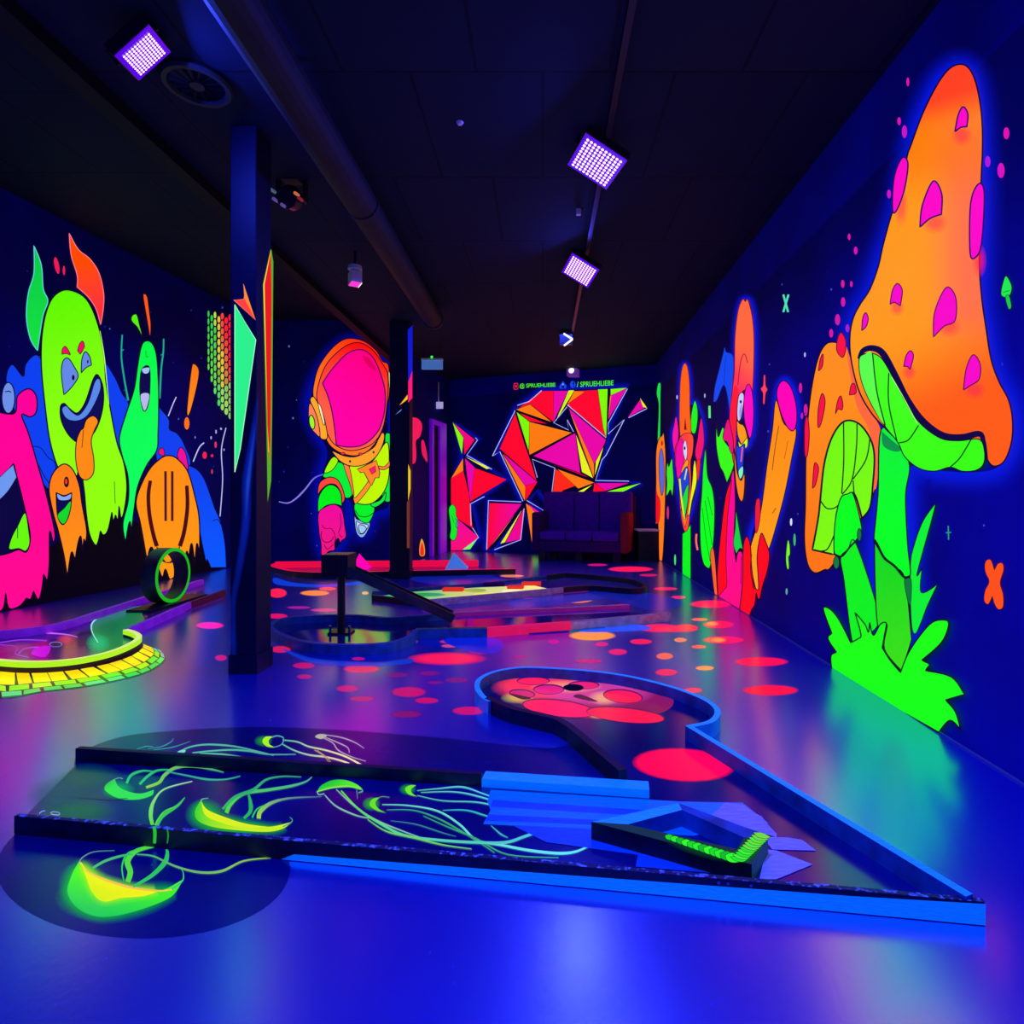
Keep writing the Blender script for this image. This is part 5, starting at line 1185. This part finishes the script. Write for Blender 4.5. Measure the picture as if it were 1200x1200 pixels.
tri(MG, (165, 975), (200, 978), (305, 1068), (225, 1135), (165, 1135), grad=((180, 1000), (220, 1130), 'ff1070')); tri(LI, (222, 1132), (302, 1072), (262, 1130), out=.2)
tri(OR, (490, 440), (410, 622), (488, 505)); tri(RD, (488, 448), (410, 625), (600, 790), (535, 600)); tri(MG, (492, 450), (600, 785), (545, 620)); tri(MG, (428, 648), (600, 792), (540, 815)); tri(RD, (540, 812), (600, 792), (540, 888)); tri(OR, (418, 640), (540, 815), (537, 890))
tri(RD, (500, 425), (620, 335), (682, 335), (680, 490), (560, 400)); tri(OR, (490, 430), (562, 402), (672, 492)); tri(MG, (682, 335), (755, 335), (680, 490)); tri(YE, (756, 332), (786, 332), (690, 492)); tri(LI, (758, 345), (768, 340), (700, 462), out=0)
tri(LI, (495, 440), (560, 490), (555, 652)); tri(OR, (560, 490), (772, 545), (558, 658)); tri(RD, (510, 445), (655, 502), (560, 488))
tri(RD, (785, 335), (902, 330), (942, 565), (750, 408)); tri(OR, (785, 335), (750, 402), (838, 340)); tri(LI, (903, 328), (953, 326), (946, 575), (930, 520)); tri(MG, (970, 350), (1050, 322), (956, 480)); tri(LI, (967, 325), (1050, 320), (968, 358)); tri(OR, (965, 358), (972, 360), (955, 478), out=.2)
tri(MG, (755, 420), (946, 582), (885, 702)); tri(OR, (755, 420), (885, 702), (884, 775)); tri(YE, (945, 592), (886, 778), (893, 690))
tri(MG, (580, 662), (790, 545), (816, 748)); tri(YE, (793, 550), (882, 775), (823, 742)); tri(RD, (582, 668), (816, 750), (868, 775))
tri('ff2818', (690, 725), (800, 808), (727, 835), (718, 912), (665, 957)); tri(OR, (700, 727), (886, 795), (805, 826)); tri(YE, (800, 842), (882, 802), (832, 842)); tri(RD, (886, 795), (880, 842), (942, 838)); tri(MG, (892, 797), (1062, 797), (940, 838)); tri(LI, (938, 842), (1128, 795), (1030, 842))
tri(RD, (360, 897), (522, 903), (345, 1138), grad=((400, 920), (500, 920), MG)); tri(OR, (525, 902), (420, 1050), (350, 1132)); tri(YE, (532, 915), (438, 1095), (413, 1102)); tri(RD, (532, 925), (517, 1080), (438, 1097), grad=((520, 950), (470, 1080), MG)); tri(OR, (542, 898), (602, 945), (575, 1112)); tri(MG, (552, 900), (622, 950), (600, 958)); tri(LI, (600, 988), (606, 1090), (628, 1103), (573, 1122))
tri(MG, (1055, 467), (1115, 380), (1137, 422)); tri(YE, (1114, 368), (1152, 422), (1130, 416), out=.3)
a.part('white_outline')
for P in ([(290, 570), (300, 582), (246, 658), (372, 728)], [(490, 432), (375, 662), (412, 640), (528, 888)], [(500, 408), (560, 388), (622, 333)], [(346, 1130), (355, 885), (520, 892)], [(548, 885), (660, 952), (688, 722), (575, 678), (600, 770)], [(758, 405), (682, 495), (757, 532), (750, 480), (782, 540)], [(1052, 325), (955, 500), (955, 552), (1036, 480), (945, 658), (925, 680), (892, 785), (1060, 788)], [(268, 1010), (265, 902), (335, 865)], [(275, 1022), (306, 1070), (235, 1132)], [(385, 1132), (517, 1082), (534, 925)], [(718, 918), (675, 962), (700, 990)], [(692, 1002), (690, 1022)], [(750, 405), (945, 570)], [(1058, 470), (1150, 424)]):
    a.s(GG, P, .9, 'b0b8ff', smooth=False)
a.part('black_seam')
for P in ([(490, 428), (560, 655), (600, 790)], [(490, 430), (780, 545)], [(750, 410), (885, 780), (535, 640)][:2], [(560, 660), (790, 545)], [(575, 665), (885, 790), (940, 580), (945, 330)][:2], [(885, 780), (948, 575), (960, 322)]): a.s(GG, P, 1.2, '0c0418', smooth=False)
a.end('painted_shards', 'large mural of red, orange and magenta geometric shards on the back wall', 'wall painting')
a = Art(WB, .006); a.part('body').f(GG, [(155, 940), (160, 915), (175, 905), (190, 925), (192, 960), (200, 985), (195, 1060), (180, 1085), (160, 1070), (165, 1020)], '18e828', .7); a.s(GG, [(188, 975), (196, 990), (190, 1010), (197, 1025)], .9, '3010a0'); a.s(GG, [(170, 960), (182, 1000)], .5, '0a6018')
a.end('painted_creature', 'small bright green creature left of the shards on the back wall', 'wall painting')
# writing
def writing(text, x0, x1, ya0, ya1, yb0, yb1, col, r):
    cu = bpy.data.curves.new('letters', 'FONT'); cu.body = text; cu.offset = 0.012
    o = bpy.data.objects.new('letters', cu); COL.objects.link(o)
    me = bpy.data.meshes.new_from_object(o); bpy.data.objects.remove(o)
    xs = [v.co.x for v in me.vertices]; ys = [v.co.y for v in me.vertices]; xa, xb, ya, yb = min(xs), max(xs), min(ys), max(ys)
    mb = MB()
    V = []
    for v in me.vertices:
        t = (v.co.x-xa)/(xb-xa); s_ = (v.co.y-ya)/(yb-ya); bot = ya1+(yb1-ya1)*t; top = ya0+(yb0-ya0)*t
        V.append(WB.at(x0+(x1-x0)*t, bot+(top-bot)*s_, 0.004))
    mb.v = V; mb.c = [rgb(col)]*len(V); mb.f = [tuple(p.vertices) for p in me.polygons]; mb.m = ['paint']*len(mb.f)
    mb.build('lettering', r)
c = WB.at(668, 455, 0)
r = thing('painted_sign', 'bright green handle lettering with small icons above the shard mural', 'sign', c)
writing('@ SPRUEHLIEBE', 609, 651, 449.6, 455.8, 448.4, 454.4, '50f020', r)
writing('/ SPRUEHLIEBE', 676, 719, 447.6, 453.8, 445.6, 451.6, '50f020', r)
a = Art(WB, .003); a.part('icon', 'red rounded square icon'); rr_ = [(602, 450), (603, 449), (606.4, 448.8), (607.2, 449.8), (607.4, 455.4), (606.6, 456.4), (603, 456.6), (602, 455.6)]
a.f(PX, rr_, 'e02048', 0); a.f(PX, [(603, 450.4), (606.3, 450.2), (606.5, 455.2), (603, 455.4)], '100430', 0); a.e(PX, 604.7, 452.8, 1.3, 1.7, 'e02048')
a.part('icon', 'blue house shaped icon').f(PX, [(655.4, 453), (659.8, 446.6), (664, 452.4), (663.2, 455.2), (656.6, 455.6)], '1848f0', 0, smooth=False); a.f(PX, [(658.2, 455), (658.4, 452), (661.2, 451.8), (661.4, 454.8)], '081068', 0, smooth=False); a.e(PX, 659.8, 450.4, .8, 1, '90b0ff')
a.part('icon', 'blue round icon').e(PX, 671.4, 450.6, 3.2, 4.2, '1848f0'); a.f(PX, [(671.8, 454.4), (671.6, 450), (670.6, 450), (670.6, 449), (671.6, 449), (672, 447.4), (673.4, 447.2), (673.2, 448.2), (672.6, 449), (673.4, 450), (672.6, 450.2), (672.6, 454.2)], '080c50', 0, smooth=False)
a.raise_parts(r)

# ================================================================== right wall figures
WR_ = 'large fluorescent figures on the right wall'
# big mushroom
a = Art(WR, .0015, .00012)
stalk = [(490, 820), (600, 840), (640, 980), (630, 1160), (622, 1220), (630, 1417), (640, 1860), (640, 1890), (592, 2040), (505, 1930), (520, 1810), (472, 1810), (462, 1400), (450, 1380), (472, 1160)]
a.part('halo', 'blue sprayed rim around the mushroom').halo(II, [(475, 0), (430, 130), (345, 280), (330, 400), (350, 560), (440, 760), (480, 830), (475, 1200), (450, 1400), (470, 1800), (640, 1850), (625, 1200), (640, 1030), (760, 1050), (950, 1060), (1080, 1030), (1155, 900), (1150, 720), (1085, 580), (1045, 470), (1020, 320), (995, 130), (1000, -550), (960, -900), (900, -985), (830, -970), (740, -860), (640, -600), (560, -250)], 26, '0820ff', .6); a.off = .005
a.part('grass').f(JJ, [(635, 360), (655, 250), (700, 130), (765, 38, 1), (742, 130), (700, 280), (668, 405), (695, 368, 1), (690, 490), (772, 450, 1), (720, 560), (690, 640), (660, 698), (640, 640)], '08f030', 1.2)
a.part('stem').f(II, [(488, 830), (580, 890), (632, 1010), (612, 1160), (622, 1400), (636, 1555), (604, 1568), (562, 1518), (502, 1478), (468, 1400), (452, 1382), (472, 1160)], '08f038', 1.6, INK, grad=((540, 860), (540, 1300), '00ff20'))
a.f(JJ, [(455, 270), (470, 262), (505, 322), (560, 362), (610, 428), (640, 700), (640, 735), (592, 885, 1), (505, 775), (518, 650), (470, 650)], '10d818', 1.5, INK, grad=((540, 350), (560, 850), '38e000')); a.f(JJ, [(606, 428), (640, 425), (638, 540), (625, 540)], '087838', .7)
a.f(II, [(492, 838, 1), (540, 880), (590, 925), (560, 940), (500, 910)], '089048', 0)
a.s(JJ, [(455, 225), (470, 250), (505, 315), (560, 360), (605, 412), (636, 408)], 3, '08101c')
cap = [(885, -1006), (930, -988), (965, -920), (990, -800), (1000, -680), (1000, -560), (993, -400), (985, -40), (995, 150), (1020, 330), (1045, 480), (1085, 590), (1132, 680), (1152, 780), (1147, 890), (1112, 985), (1062, 1013), (1028, 985), (990, 900), (900, 980), (700, 990), (580, 890), (500, 812), (440, 745), (380, 640), (342, 500), (331, 380), (345, 280), (380, 205), (432, 125), (475, 10), (500, -100), (545, -260), (590, -360), (620, -540), (640, -600), (700, -760), (770, -900), (830, -980)]
def sm(a, b, x): t = min(1, max(0, (x-a)/(b-a))); return t*t*(3-2*t)
C1, C2, C3, C4 = rgb('ff9800'), rgb('ff4220'), rgb('ff6a48'), rgb('ff5c00')
def capcol(x, y):
    c = mixc(C1, C3, .85*sm(680, 930, x)*sm(-900, -500, y)*(1-sm(200, 500, y)))
    c = mixc(c, C2, sm(-600, -860, y+(x-800)*.3)); c = mixc(c, rgb('ff7400'), .7*sm(-250, -560, y)*(1-sm(-600, -800, y)))
    c = mixc(c, C4, sm(250, 800, y+(x-700)*.5)); return c
a.part('cap').f(II, cap, 'ff8c10', 1.8, INK, colfn=capcol)
for x, y, rx, ry in ((895, -650, 60, 60), (760, -210, 70, 60), (590, -300, 40, 120), (570, 215, 40, 50), (632, 540, 40, 45), (830, 310, 70, 60), (960, 630, 60, 50), (985, -20, 40, 90)): a.blob(II, x, y, rx, ry, 'ff1048', .6)
a.part('underside_rim').s(II, [(380, 475), (400, 432), (448, 420), (500, 448), (560, 555), (620, 675), (700, 785), (800, 858), (900, 868), (985, 850), (1008, 890), (1022, 975)], (5, 8, 8, 8, 4), '0e0440')
a.part('gills').f(II, [(380, 475), (405, 450), (450, 446), (500, 480), (560, 585), (620, 700), (690, 800), (790, 872), (880, 885), (985, 878), (1012, 935), (1008, 1000), (970, 1033), (900, 1038), (840, 1018), (760, 1038), (680, 1022), (610, 965), (575, 893), (505, 805), (430, 680), (388, 570)], '48ff18', 1.3, INK, grad=((450, 480), (720, 950), '38ff00'))
a.f(II, [(382, 478), (405, 455), (446, 450), (465, 640), (505, 800), (430, 675), (390, 570)], '58ff50', 0, grad=((400, 470), (470, 760), '60ff38'))
for p in ([(448, 448), (470, 640), (512, 808)], [(530, 545), (530, 700), (572, 890)], [(680, 808), (630, 880), (582, 895)], [(945, 880), (890, 970), (842, 1016)]): a.s(II, p, 1.5, '041c08')
a.s(II, [(545, 565), (600, 660), (675, 800)], .8, 'c0ff90')
for k, P in enumerate(([(865, 490, 1), (880, 410), (905, 365), (930, 400), (925, 465, 1), (895, 468)], [(688, 970, 1), (700, 860), (755, 738), (798, 800), (797, 905, 1), (740, 925)], [(550, 882), (558, 720), (598, 622), (628, 650), (610, 780), (572, 882)], [(942, 1095), (945, 850), (985, 752), (1014, 800), (1000, 1050), (968, 1122)])):
    a.part('spot').f(HH, P, 'ff08c8', 1.8, '2a0460')
for k, P in enumerate(([(538, 200, 1), (550, 130), (575, 95), (600, 130), (590, 207, 1), (560, 190)], [(395, 332, 1), (400, 270), (415, 242), (428, 270), (418, 310)], [(608, 512, 1), (620, 458), (642, 433), (657, 460), (640, 527, 1), (625, 512)], [(758, 365, 1), (762, 250), (800, 148), (835, 113), (872, 170), (868, 280), (812, 310)], [(910, 630, 1), (925, 520), (960, 453), (995, 500), (990, 575), (945, 608)])):
    a.part('spot').f(II, P, 'f808c8', 1.3, '4a0450')
a.part('grass').f(JJ, [(245, 880, 1), (240, 810), (268, 790, 1), (225, 722), (245, 695, 1), (202, 575), (230, 570), (270, 610), (310, 680), (340, 742, 1), (378, 722), (392, 700), (362, 590, 1), (412, 650), (430, 690), (436, 640, 1), (455, 705), (490, 650), (520, 645), (510, 710), (500, 768, 1), (540, 830), (592, 892, 1), (640, 780), (740, 650), (810, 628), (836, 650), (800, 740), (700, 830, 1), (742, 850, 1), (718, 882, 1), (850, 915), (916, 1002, 1), (820, 1030, 1), (870, 1090), (896, 1178, 1), (842, 1132), (785, 1192, 1), (630, 1105, 1), (400, 985, 1)], '18ff00', 1.6, INK)
a.end('painted_mushroom', 'tallest orange mushroom with magenta spots and green stem on the right wall', 'wall painting', WR_)
# second mushroom
a = Art(WR, .003, .0001)
a.part('cap').f(II, [(105, 1200), (108, 950), (125, 700), (160, 500), (200, 408), (250, 390), (310, 420), (340, 500), (380, 640), (450, 760), (485, 840), (485, 960), (455, 1130), (400, 1250), (245, 1505), (200, 1533), (150, 1548), (115, 1500), (100, 1380)], 'ff8c10', 1.6, INK, grad=((200, 700), (200, 1450), 'ff7408'))
a.f(II, [(310, 420), (340, 500), (380, 640), (450, 760), (485, 840), (480, 960), (455, 1130), (430, 850), (360, 700)], 'ff6838', 0)
a.part('gills').f(II, [(180, 1180), (200, 1000), (240, 865), (300, 788), (372, 798), (430, 872), (452, 960), (445, 1100), (430, 1220), (390, 1275, 1), (350, 1150), (300, 1180), (262, 1250), (250, 1457, 1), (140, 1432, 1), (158, 1340), (172, 1257)], '70f808', 2.2, INK, grad=((300, 800), (220, 1500), '80f800'))
for p in ([(297, 795), (298, 980), (288, 1150)], [(365, 800), (362, 920), (340, 1080), (290, 1155)], [(430, 875), (410, 980), (345, 1078)], [(345, 1085), (360, 1240), (388, 1380)], [(180, 1185), (215, 1225), (265, 1215), (290, 1160)], [(170, 1365), (215, 1430), (255, 1360)][:0] or [(165, 1440), (215, 1430), (250, 1360)]): a.s(II, p, 1.5, '041c08')
a.part('stem').f(JJ, [(282, 20), (320, -5), (348, 0), (387, 150), (382, 195), (355, 235), (325, 280), (290, 306), (252, 292), (255, 140)], '00ff18', 1.4); a.f(JJ, [(283, 318), (320, 275), (358, 238), (462, 545), (468, 660), (380, 722), (342, 738), (300, 430)], '08f018', 1.4); a.e(JJ, 262, 340, 15, 32, '0a7840', .8); a.e(JJ, 378, 200, 11, 32, '0a7840', .8)
a.s(JJ, [(255, 298), (290, 308), (330, 262), (360, 232)], 2.2, '08101c')
for P in ([(172, 535, 1), (180, 480), (195, 450), (192, 510)], [(170, 815), (172, 720), (190, 648), (206, 692), (188, 790)], [(258, 750, 1), (268, 690), (285, 660), (296, 705), (290, 730), (272, 725)], [(328, 655, 1), (338, 605), (355, 600), (362, 645)], [(265, 430), (270, 370), (288, 342), (310, 380), (308, 440), (292, 466)], [(104, 950), (104, 800), (118, 765), (127, 850), (118, 955)], [(143, 1125, 1), (148, 1040), (156, 995), (174, 1025), (160, 1100)]):
    a.part('spot').f(II, P, 'f81040', 1.1, '5a0428')
a.end('painted_mushroom', 'second orange mushroom behind the tallest one, with red spots', 'wall painting', WR_)
# little marks right
a = Art(WR, .003); a.part('cross').f(JJ, [(1008, 350), (1020, 326), (1040, 330), (1056, 378, 1), (1075, 345), (1098, 345), (1102, 380), (1085, 440), (1100, 500), (1100, 560), (1078, 575), (1058, 550), (1046, 508, 1), (1025, 548), (1005, 530), (1010, 480), (1030, 435), (1012, 390)], 'ff5008', .6, '601008')
a.end('painted_cross', 'orange cross shape painted right of the big mushroom', 'wall painting')
a = Art(WR, .003); a.part('cap').f(II, [(1090, 150), (1100, 90), (1116, 58), (1142, 105), (1138, 145), (1118, 165)], '20e848', .7); a.part('stem').f(II, [(1112, 165), (1130, 155), (1142, 210), (1128, 222)], '18c840', .6); a.s(II, [(1100, 140), (1135, 130)], .6, '085820')
a.end('painted_mushroom', 'tiny green mushroom at the right picture edge', 'wall painting', 'small green marks on the right wall')
a = Art(WR, .003); a.part('arrow').f(LL, [(838, 705), (848, 615), (858, 640), (860, 690), (852, 705), (854, 765), (844, 765)], '80f020', .5)
a.end('painted_arrow', 'small lime arrow painted between the log and the mushrooms', 'wall painting')
a = Art(WR, .003); a.part('cross').f(KK, [(702, 580), (715, 560), (718, 510), (726, 510), (728, 560), (738, 585), (728, 605), (722, 660), (714, 655), (714, 605)], 'ff4060', .4, '600830')
a.end('painted_cross', 'small pink cross painted between the tall hat and the log', 'wall painting')

# orange log held by red hand
a = Art(WR, .0012, .0001)
a.part('halo', 'blue sprayed rim around the log').halo(KK, [(790, 600), (830, 530), (875, 580), (900, 680), (895, 780), (860, 1000), (800, 1250), (720, 1500), (690, 1600), (640, 1400), (720, 1150), (770, 850)], 9, '0820ff', .65); a.off = .004
a.part('body').f(KK, [(785, 640), (830, 770), (895, 800), (870, 960), (830, 1160), (770, 1380), (740, 1470), (720, 1560), (700, 1640), (680, 1670), (660, 1600), (640, 1480), (650, 1420), (700, 1250), (735, 1000), (765, 800)], 'ff8c08', 1.3, INK, grad=((850, 800), (700, 1500), 'ffa010'))
a.s(KK, [(800, 780), (780, 900), (765, 1020)], .9, '803808'); a.s(KK, [(850, 860), (830, 960)], .7, 'b05008'); a.s(LL, [(785, 440), (765, 470)], .9, '803808')
a.part('cut_end').f(KK, [(790, 620), (800, 560), (830, 536), (868, 575), (895, 670), (897, 760), (880, 806), (850, 790), (815, 720)], 'ff00b8', 1.2, INK); 
a.part('red_edge').f(LL, [(672, 560), (672, 450), (680, 395), (698, 395), (700, 480), (685, 565)], 'f01838', .8)
a.end('painted_log', 'leaning orange log with a magenta end on the right wall', 'wall painting', WR_)
a = Art(WR, .0062, .0001)
a.part('sleeve', 'magenta sleeve').f(LL, [(480, 800), (490, 560), (515, 380), (535, 310), (557, 235), (565, 420), (558, 620), (570, 735, 1), (580, 680), (605, 690), (608, 830), (590, 1008, 1), (472, 925, 1)], 'ff0498', 1.1, INK, grad=((520, 400), (560, 950), 'ff0c80'))
a.f(LL, [(472, 920, 1), (470, 780), (488, 580), (512, 390), (535, 310), (545, 300), (525, 480), (515, 700), (520, 850), (505, 880), (490, 900)], 'ff0818', .7)
a.part('cuff', 'orange cuff edge').f(LL, [(430, 690), (445, 655), (458, 740), (470, 922, 1), (455, 915), (440, 800)], 'ff6028', .8)
a.part('leaf_tip', 'green leaf over the sleeve').f(LL, [(568, 440, 1), (578, 500), (592, 580), (608, 665, 1), (590, 658), (572, 690, 1), (556, 630), (566, 540)], '10d048', .8)
a.part('hand', 'red hand').f(LL, [(608, 690), (612, 630), (628, 593), (648, 640), (655, 760), (670, 860), (692, 880), (690, 800), (685, 700), (700, 600), (712, 578), (732, 625), (752, 690), (740, 780), (715, 860), (700, 925), (688, 930), (680, 900), (672, 960), (655, 990), (640, 1032, 1), (588, 1003, 1), (605, 850)], 'ff0818', 1.2, INK)
a.s(LL, [(655, 690), (650, 780), (668, 880)], 1.0, '500010'); a.s(LL, [(600, 700), (596, 850)], .8, '800020')
a.end('painted_hand', 'red hand with magenta sleeve rising from the floor under the log', 'wall painting', WR_)
a = Art(WR, .0013, .0001)
# figure with the tall red hat
a.part('halo', 'blue sprayed rim around the hat').halo(KK, [(545, 700), (562, 480), (565, 280), (585, 140), (615, 95), (650, 120), (668, 250), (668, 450), (662, 600), (665, 750), (650, 850), (600, 900)], 8, '0820ff', .55); a.off = .006
a.part('feather', 'blue feather').f(KK, [(508, 355), (515, 380), (548, 395), (556, 440), (550, 560), (535, 700, 1), (520, 600), (500, 560), (465, 640), (447, 650, 1), (455, 570), (480, 470), (500, 390)], '0848f0', .5, '0428a0'); a.s(KK, [(515, 400), (508, 480), (505, 560)], .6, '0428a0')
a.part('leaf', 'green leaf').f(KK, [(462, 880), (463, 750, 1), (472, 840), (495, 788, 1), (505, 800), (500, 850), (540, 905), (558, 930), (556, 1000), (520, 1088, 1), (500, 1030), (480, 990)], '30f810', .9, INK)
a.part('hat').f(KK, [(536, 760), (548, 600), (560, 480), (564, 300), (580, 160), (605, 96), (620, 108, 1), (635, 100), (658, 190), (668, 330), (662, 560), (650, 590), (610, 590), (582, 660), (570, 760), (566, 960), (552, 960)], 'ff3058', 1.1, '700430', grad=((560, 500), (640, 420), 'ff6840'))
a.s(KK, [(580, 560), (592, 450), (608, 395), (622, 400), (632, 440)], 1.0, 'b00838')
a.f(KK, [(536, 760), (548, 620), (568, 560), (585, 620), (572, 740), (566, 950), (554, 950)], 'ff1838', 0)
a.part('hair', 'magenta hair').f(KK, [(612, 650), (622, 580), (640, 555), (658, 600), (666, 700), (660, 800), (645, 848), (628, 800), (615, 740)], 'f808c0', .9)
a.part('eye').f(KK, [(576, 690), (584, 620), (602, 600), (614, 625), (602, 720), (590, 752), (578, 745)], 'd0c8ff', .9); a.e(KK, 596, 650, 6, 9, INK); a.f(KK, [(588, 700), (600, 660), (602, 705), (592, 740)], '9898e8', 0)
a.part('nose').f(KK, [(575, 755), (592, 770), (608, 775), (622, 800), (632, 850), (620, 880), (605, 885), (590, 860), (578, 820)], 'ff9810', .9)
a.part('teeth').f(KK, [(582, 860), (600, 880), (632, 845), (632, 890), (612, 905), (590, 900)], 'd8f030', .8)
a.part('mouth').f(LL, [(570, 100), (590, 112), (618, 95), (612, 180), (605, 250), (590, 282), (575, 200)], '0838d8', .9, INK); a.s(LL, [(606, 110), (602, 150), (598, 190)], 1.6, 'ff5878'); a.f(LL, [(584, 240), (608, 215), (608, 260), (592, 282)], '80f0d0', .5)
a.part('chin').f(LL, [(560, 120), (570, 180), (578, 250), (598, 292), (616, 255), (618, 310), (612, 380), (600, 404), (582, 370), (568, 280)], 'ff8418', 1.0)
a.part('scarf', 'magenta scarf').f(KK, [(500, 840), (515, 770), (530, 745), (545, 800), (556, 860), (555, 925), (540, 920), (525, 870), (508, 860)], 'e80c80', .8)
a.end('painted_character', 'grinning character with a very tall red hat and blue feather', 'wall painting', WR_)
# green long leaf
a = Art(WR, .004, .0001); a.part('blade').f(LL, [(403, 95, 1), (408, 170), (415, 270), (440, 335), (452, 430), (450, 560), (443, 650), (428, 755), (410, 762), (388, 730), (375, 640), (373, 480), (382, 360), (388, 230)], '08e830', 1.1, INK, grad=((400, 120), (410, 500), '00ff18'))
for p in ([(400, 400), (420, 520), (438, 640)], [(385, 440), (405, 600), (428, 730)], [(415, 380), (440, 480)]): a.s(LL, p, .7, '087018')
a.end('painted_leaf', 'long green leaf painted between two hatted characters', 'wall painting', WR_)
# middle character with the orange hat
a = Art(WR, .0014, .0001)
a.part('halo', 'blue sprayed rim around the flower').halo(MM, [(230, 700), (270, 600), (280, 200), (330, 95), (370, 200), (385, 500), (430, 470), (500, 650), (515, 900), (440, 1400), (330, 1700), (260, 1400), (200, 850)], 6, '0820ff', .5); a.off = .0045
a.part('stem', 'green stem').f(NN, [(302, 735, 1), (345, 700), (385, 640, 1), (385, 1190, 1), (300, 1145, 1)], '00f018', .6, smooth=False)
a.part('petal', 'magenta petal').f(MM, [(200, 830), (220, 700), (237, 625), (258, 720), (262, 820), (240, 960), (222, 1000)], 'f80ca8', .6); a.part('petal', 'magenta petal').f(MM, [(455, 850), (470, 740), (492, 640), (512, 740), (520, 880), (500, 1000), (470, 1100), (430, 1000)], 'f0106c', .6)
a.part('petal', 'green petal').f(MM, [(385, 700), (400, 560), (428, 470), (452, 540), (455, 660), (432, 790), (395, 780)], '08f018', .6)
a.part('hat').f(MM, [(272, 600), (280, 300), (300, 140), (330, 92), (358, 150), (375, 320), (378, 560), (390, 760), (380, 900), (330, 860), (290, 880), (275, 760)], 'ff6010', .8, '701008'); a.f(MM, [(318, 760, 1), (330, 630, 1), (345, 760, 1)], '700818', 0)
a.part('face').f(MM, [(230, 950), (270, 850), (320, 800), (390, 800), (415, 860), (405, 1000), (385, 1090), (390, 1300), (370, 1700), (325, 1780), (285, 1620), (265, 1350), (230, 1130)], 'ff1050', .7, INK, grad=((240, 1000), (390, 1000), 'ff5028'))
a.f(MM, [(240, 960), (275, 860), (310, 880), (315, 1050), (300, 1200), (255, 1250), (235, 1100)], 'f008a0', .5)
a.part('eye').f(MM, [(308, 960), (320, 880), (340, 880), (352, 980), (340, 1060), (325, 1050)], 'd8d0ff', .5); a.e(MM, 325, 945, 9, 18, INK)
a.part('nose').f(MM, [(320, 1100), (350, 1060), (365, 1090), (340, 1170), (310, 1195), (290, 1180)], 'ff9818', .6)
a.part('mouth').f(NN, [(262, 200), (295, 130), (350, 60), (375, 200), (360, 400), (340, 540), (320, 578), (295, 480), (278, 340)], '1840d0', .8, INK); a.f(NN, [(300, 400), (345, 260), (365, 250), (355, 420), (325, 560)], '18d840', .5); a.s(NN, [(275, 180), (290, 350), (310, 500), (322, 590)], 2.0, 'd8f020'); a.s(NN, [(348, 80), (325, 190)], 1.6, 'c8e0a0')
a.part('beard', 'yellow beard edge').f(NN, [(432, 0), (448, 200), (400, 400), (375, 540), (360, 520), (385, 350), (405, 200), (415, 60)], 'e8f010', .5); a.f(NN, [(288, 480), (325, 590), (360, 545), (330, 672, 1), (305, 600)], 'ff7818', .5); a.f(NN, [(450, 0), (485, 0), (465, 200), (448, 120)], 'f02820', .4)
a.end('painted_character', 'flower collared character with an orange pointed hat on the right wall', 'wall painting', WR_)
# thin one at the far end
a = Art(WR, .003, .0001)
a.part('stalk', 'green stalk').f(MM, [(40, 400), (55, 300), (82, 300), (80, 440), (75, 860), (50, 870), (62, 520)], '18d848', .5)
a.part('head').f(MM, [(35, 1000), (60, 860), (95, 820), (112, 795), (130, 1000), (130, 1300), (120, 1700), (100, 2050), (68, 2085), (55, 1700), (28, 1700), (35, 1300)], 'ff7a18', .8, INK); a.f(NN, [(30, 300), (50, 350), (75, 400), (75, 540), (55, 630), (32, 580)], 'f01020', .4)
a.part('face').f(MM, [(65, 1050), (85, 950), (105, 1000), (118, 1150), (115, 1330), (90, 1420), (68, 1250)], '5868d8', .6, INK); a.e(MM, 95, 895, 9, 26, 'a01020')
a.part('leaf', 'small green leaf').f(NN, [(140, 120), (150, 20), (165, 60), (195, -20), (205, 90), (212, 200), (200, 350), (180, 290), (140, 350), (145, 220)], '38e820', .5)
a.end('painted_character', 'narrow orange painted character nearest the right back corner', 'wall painting', WR_)

for o in bpy.data.objects:
    if '_o' in o: del o['_o']
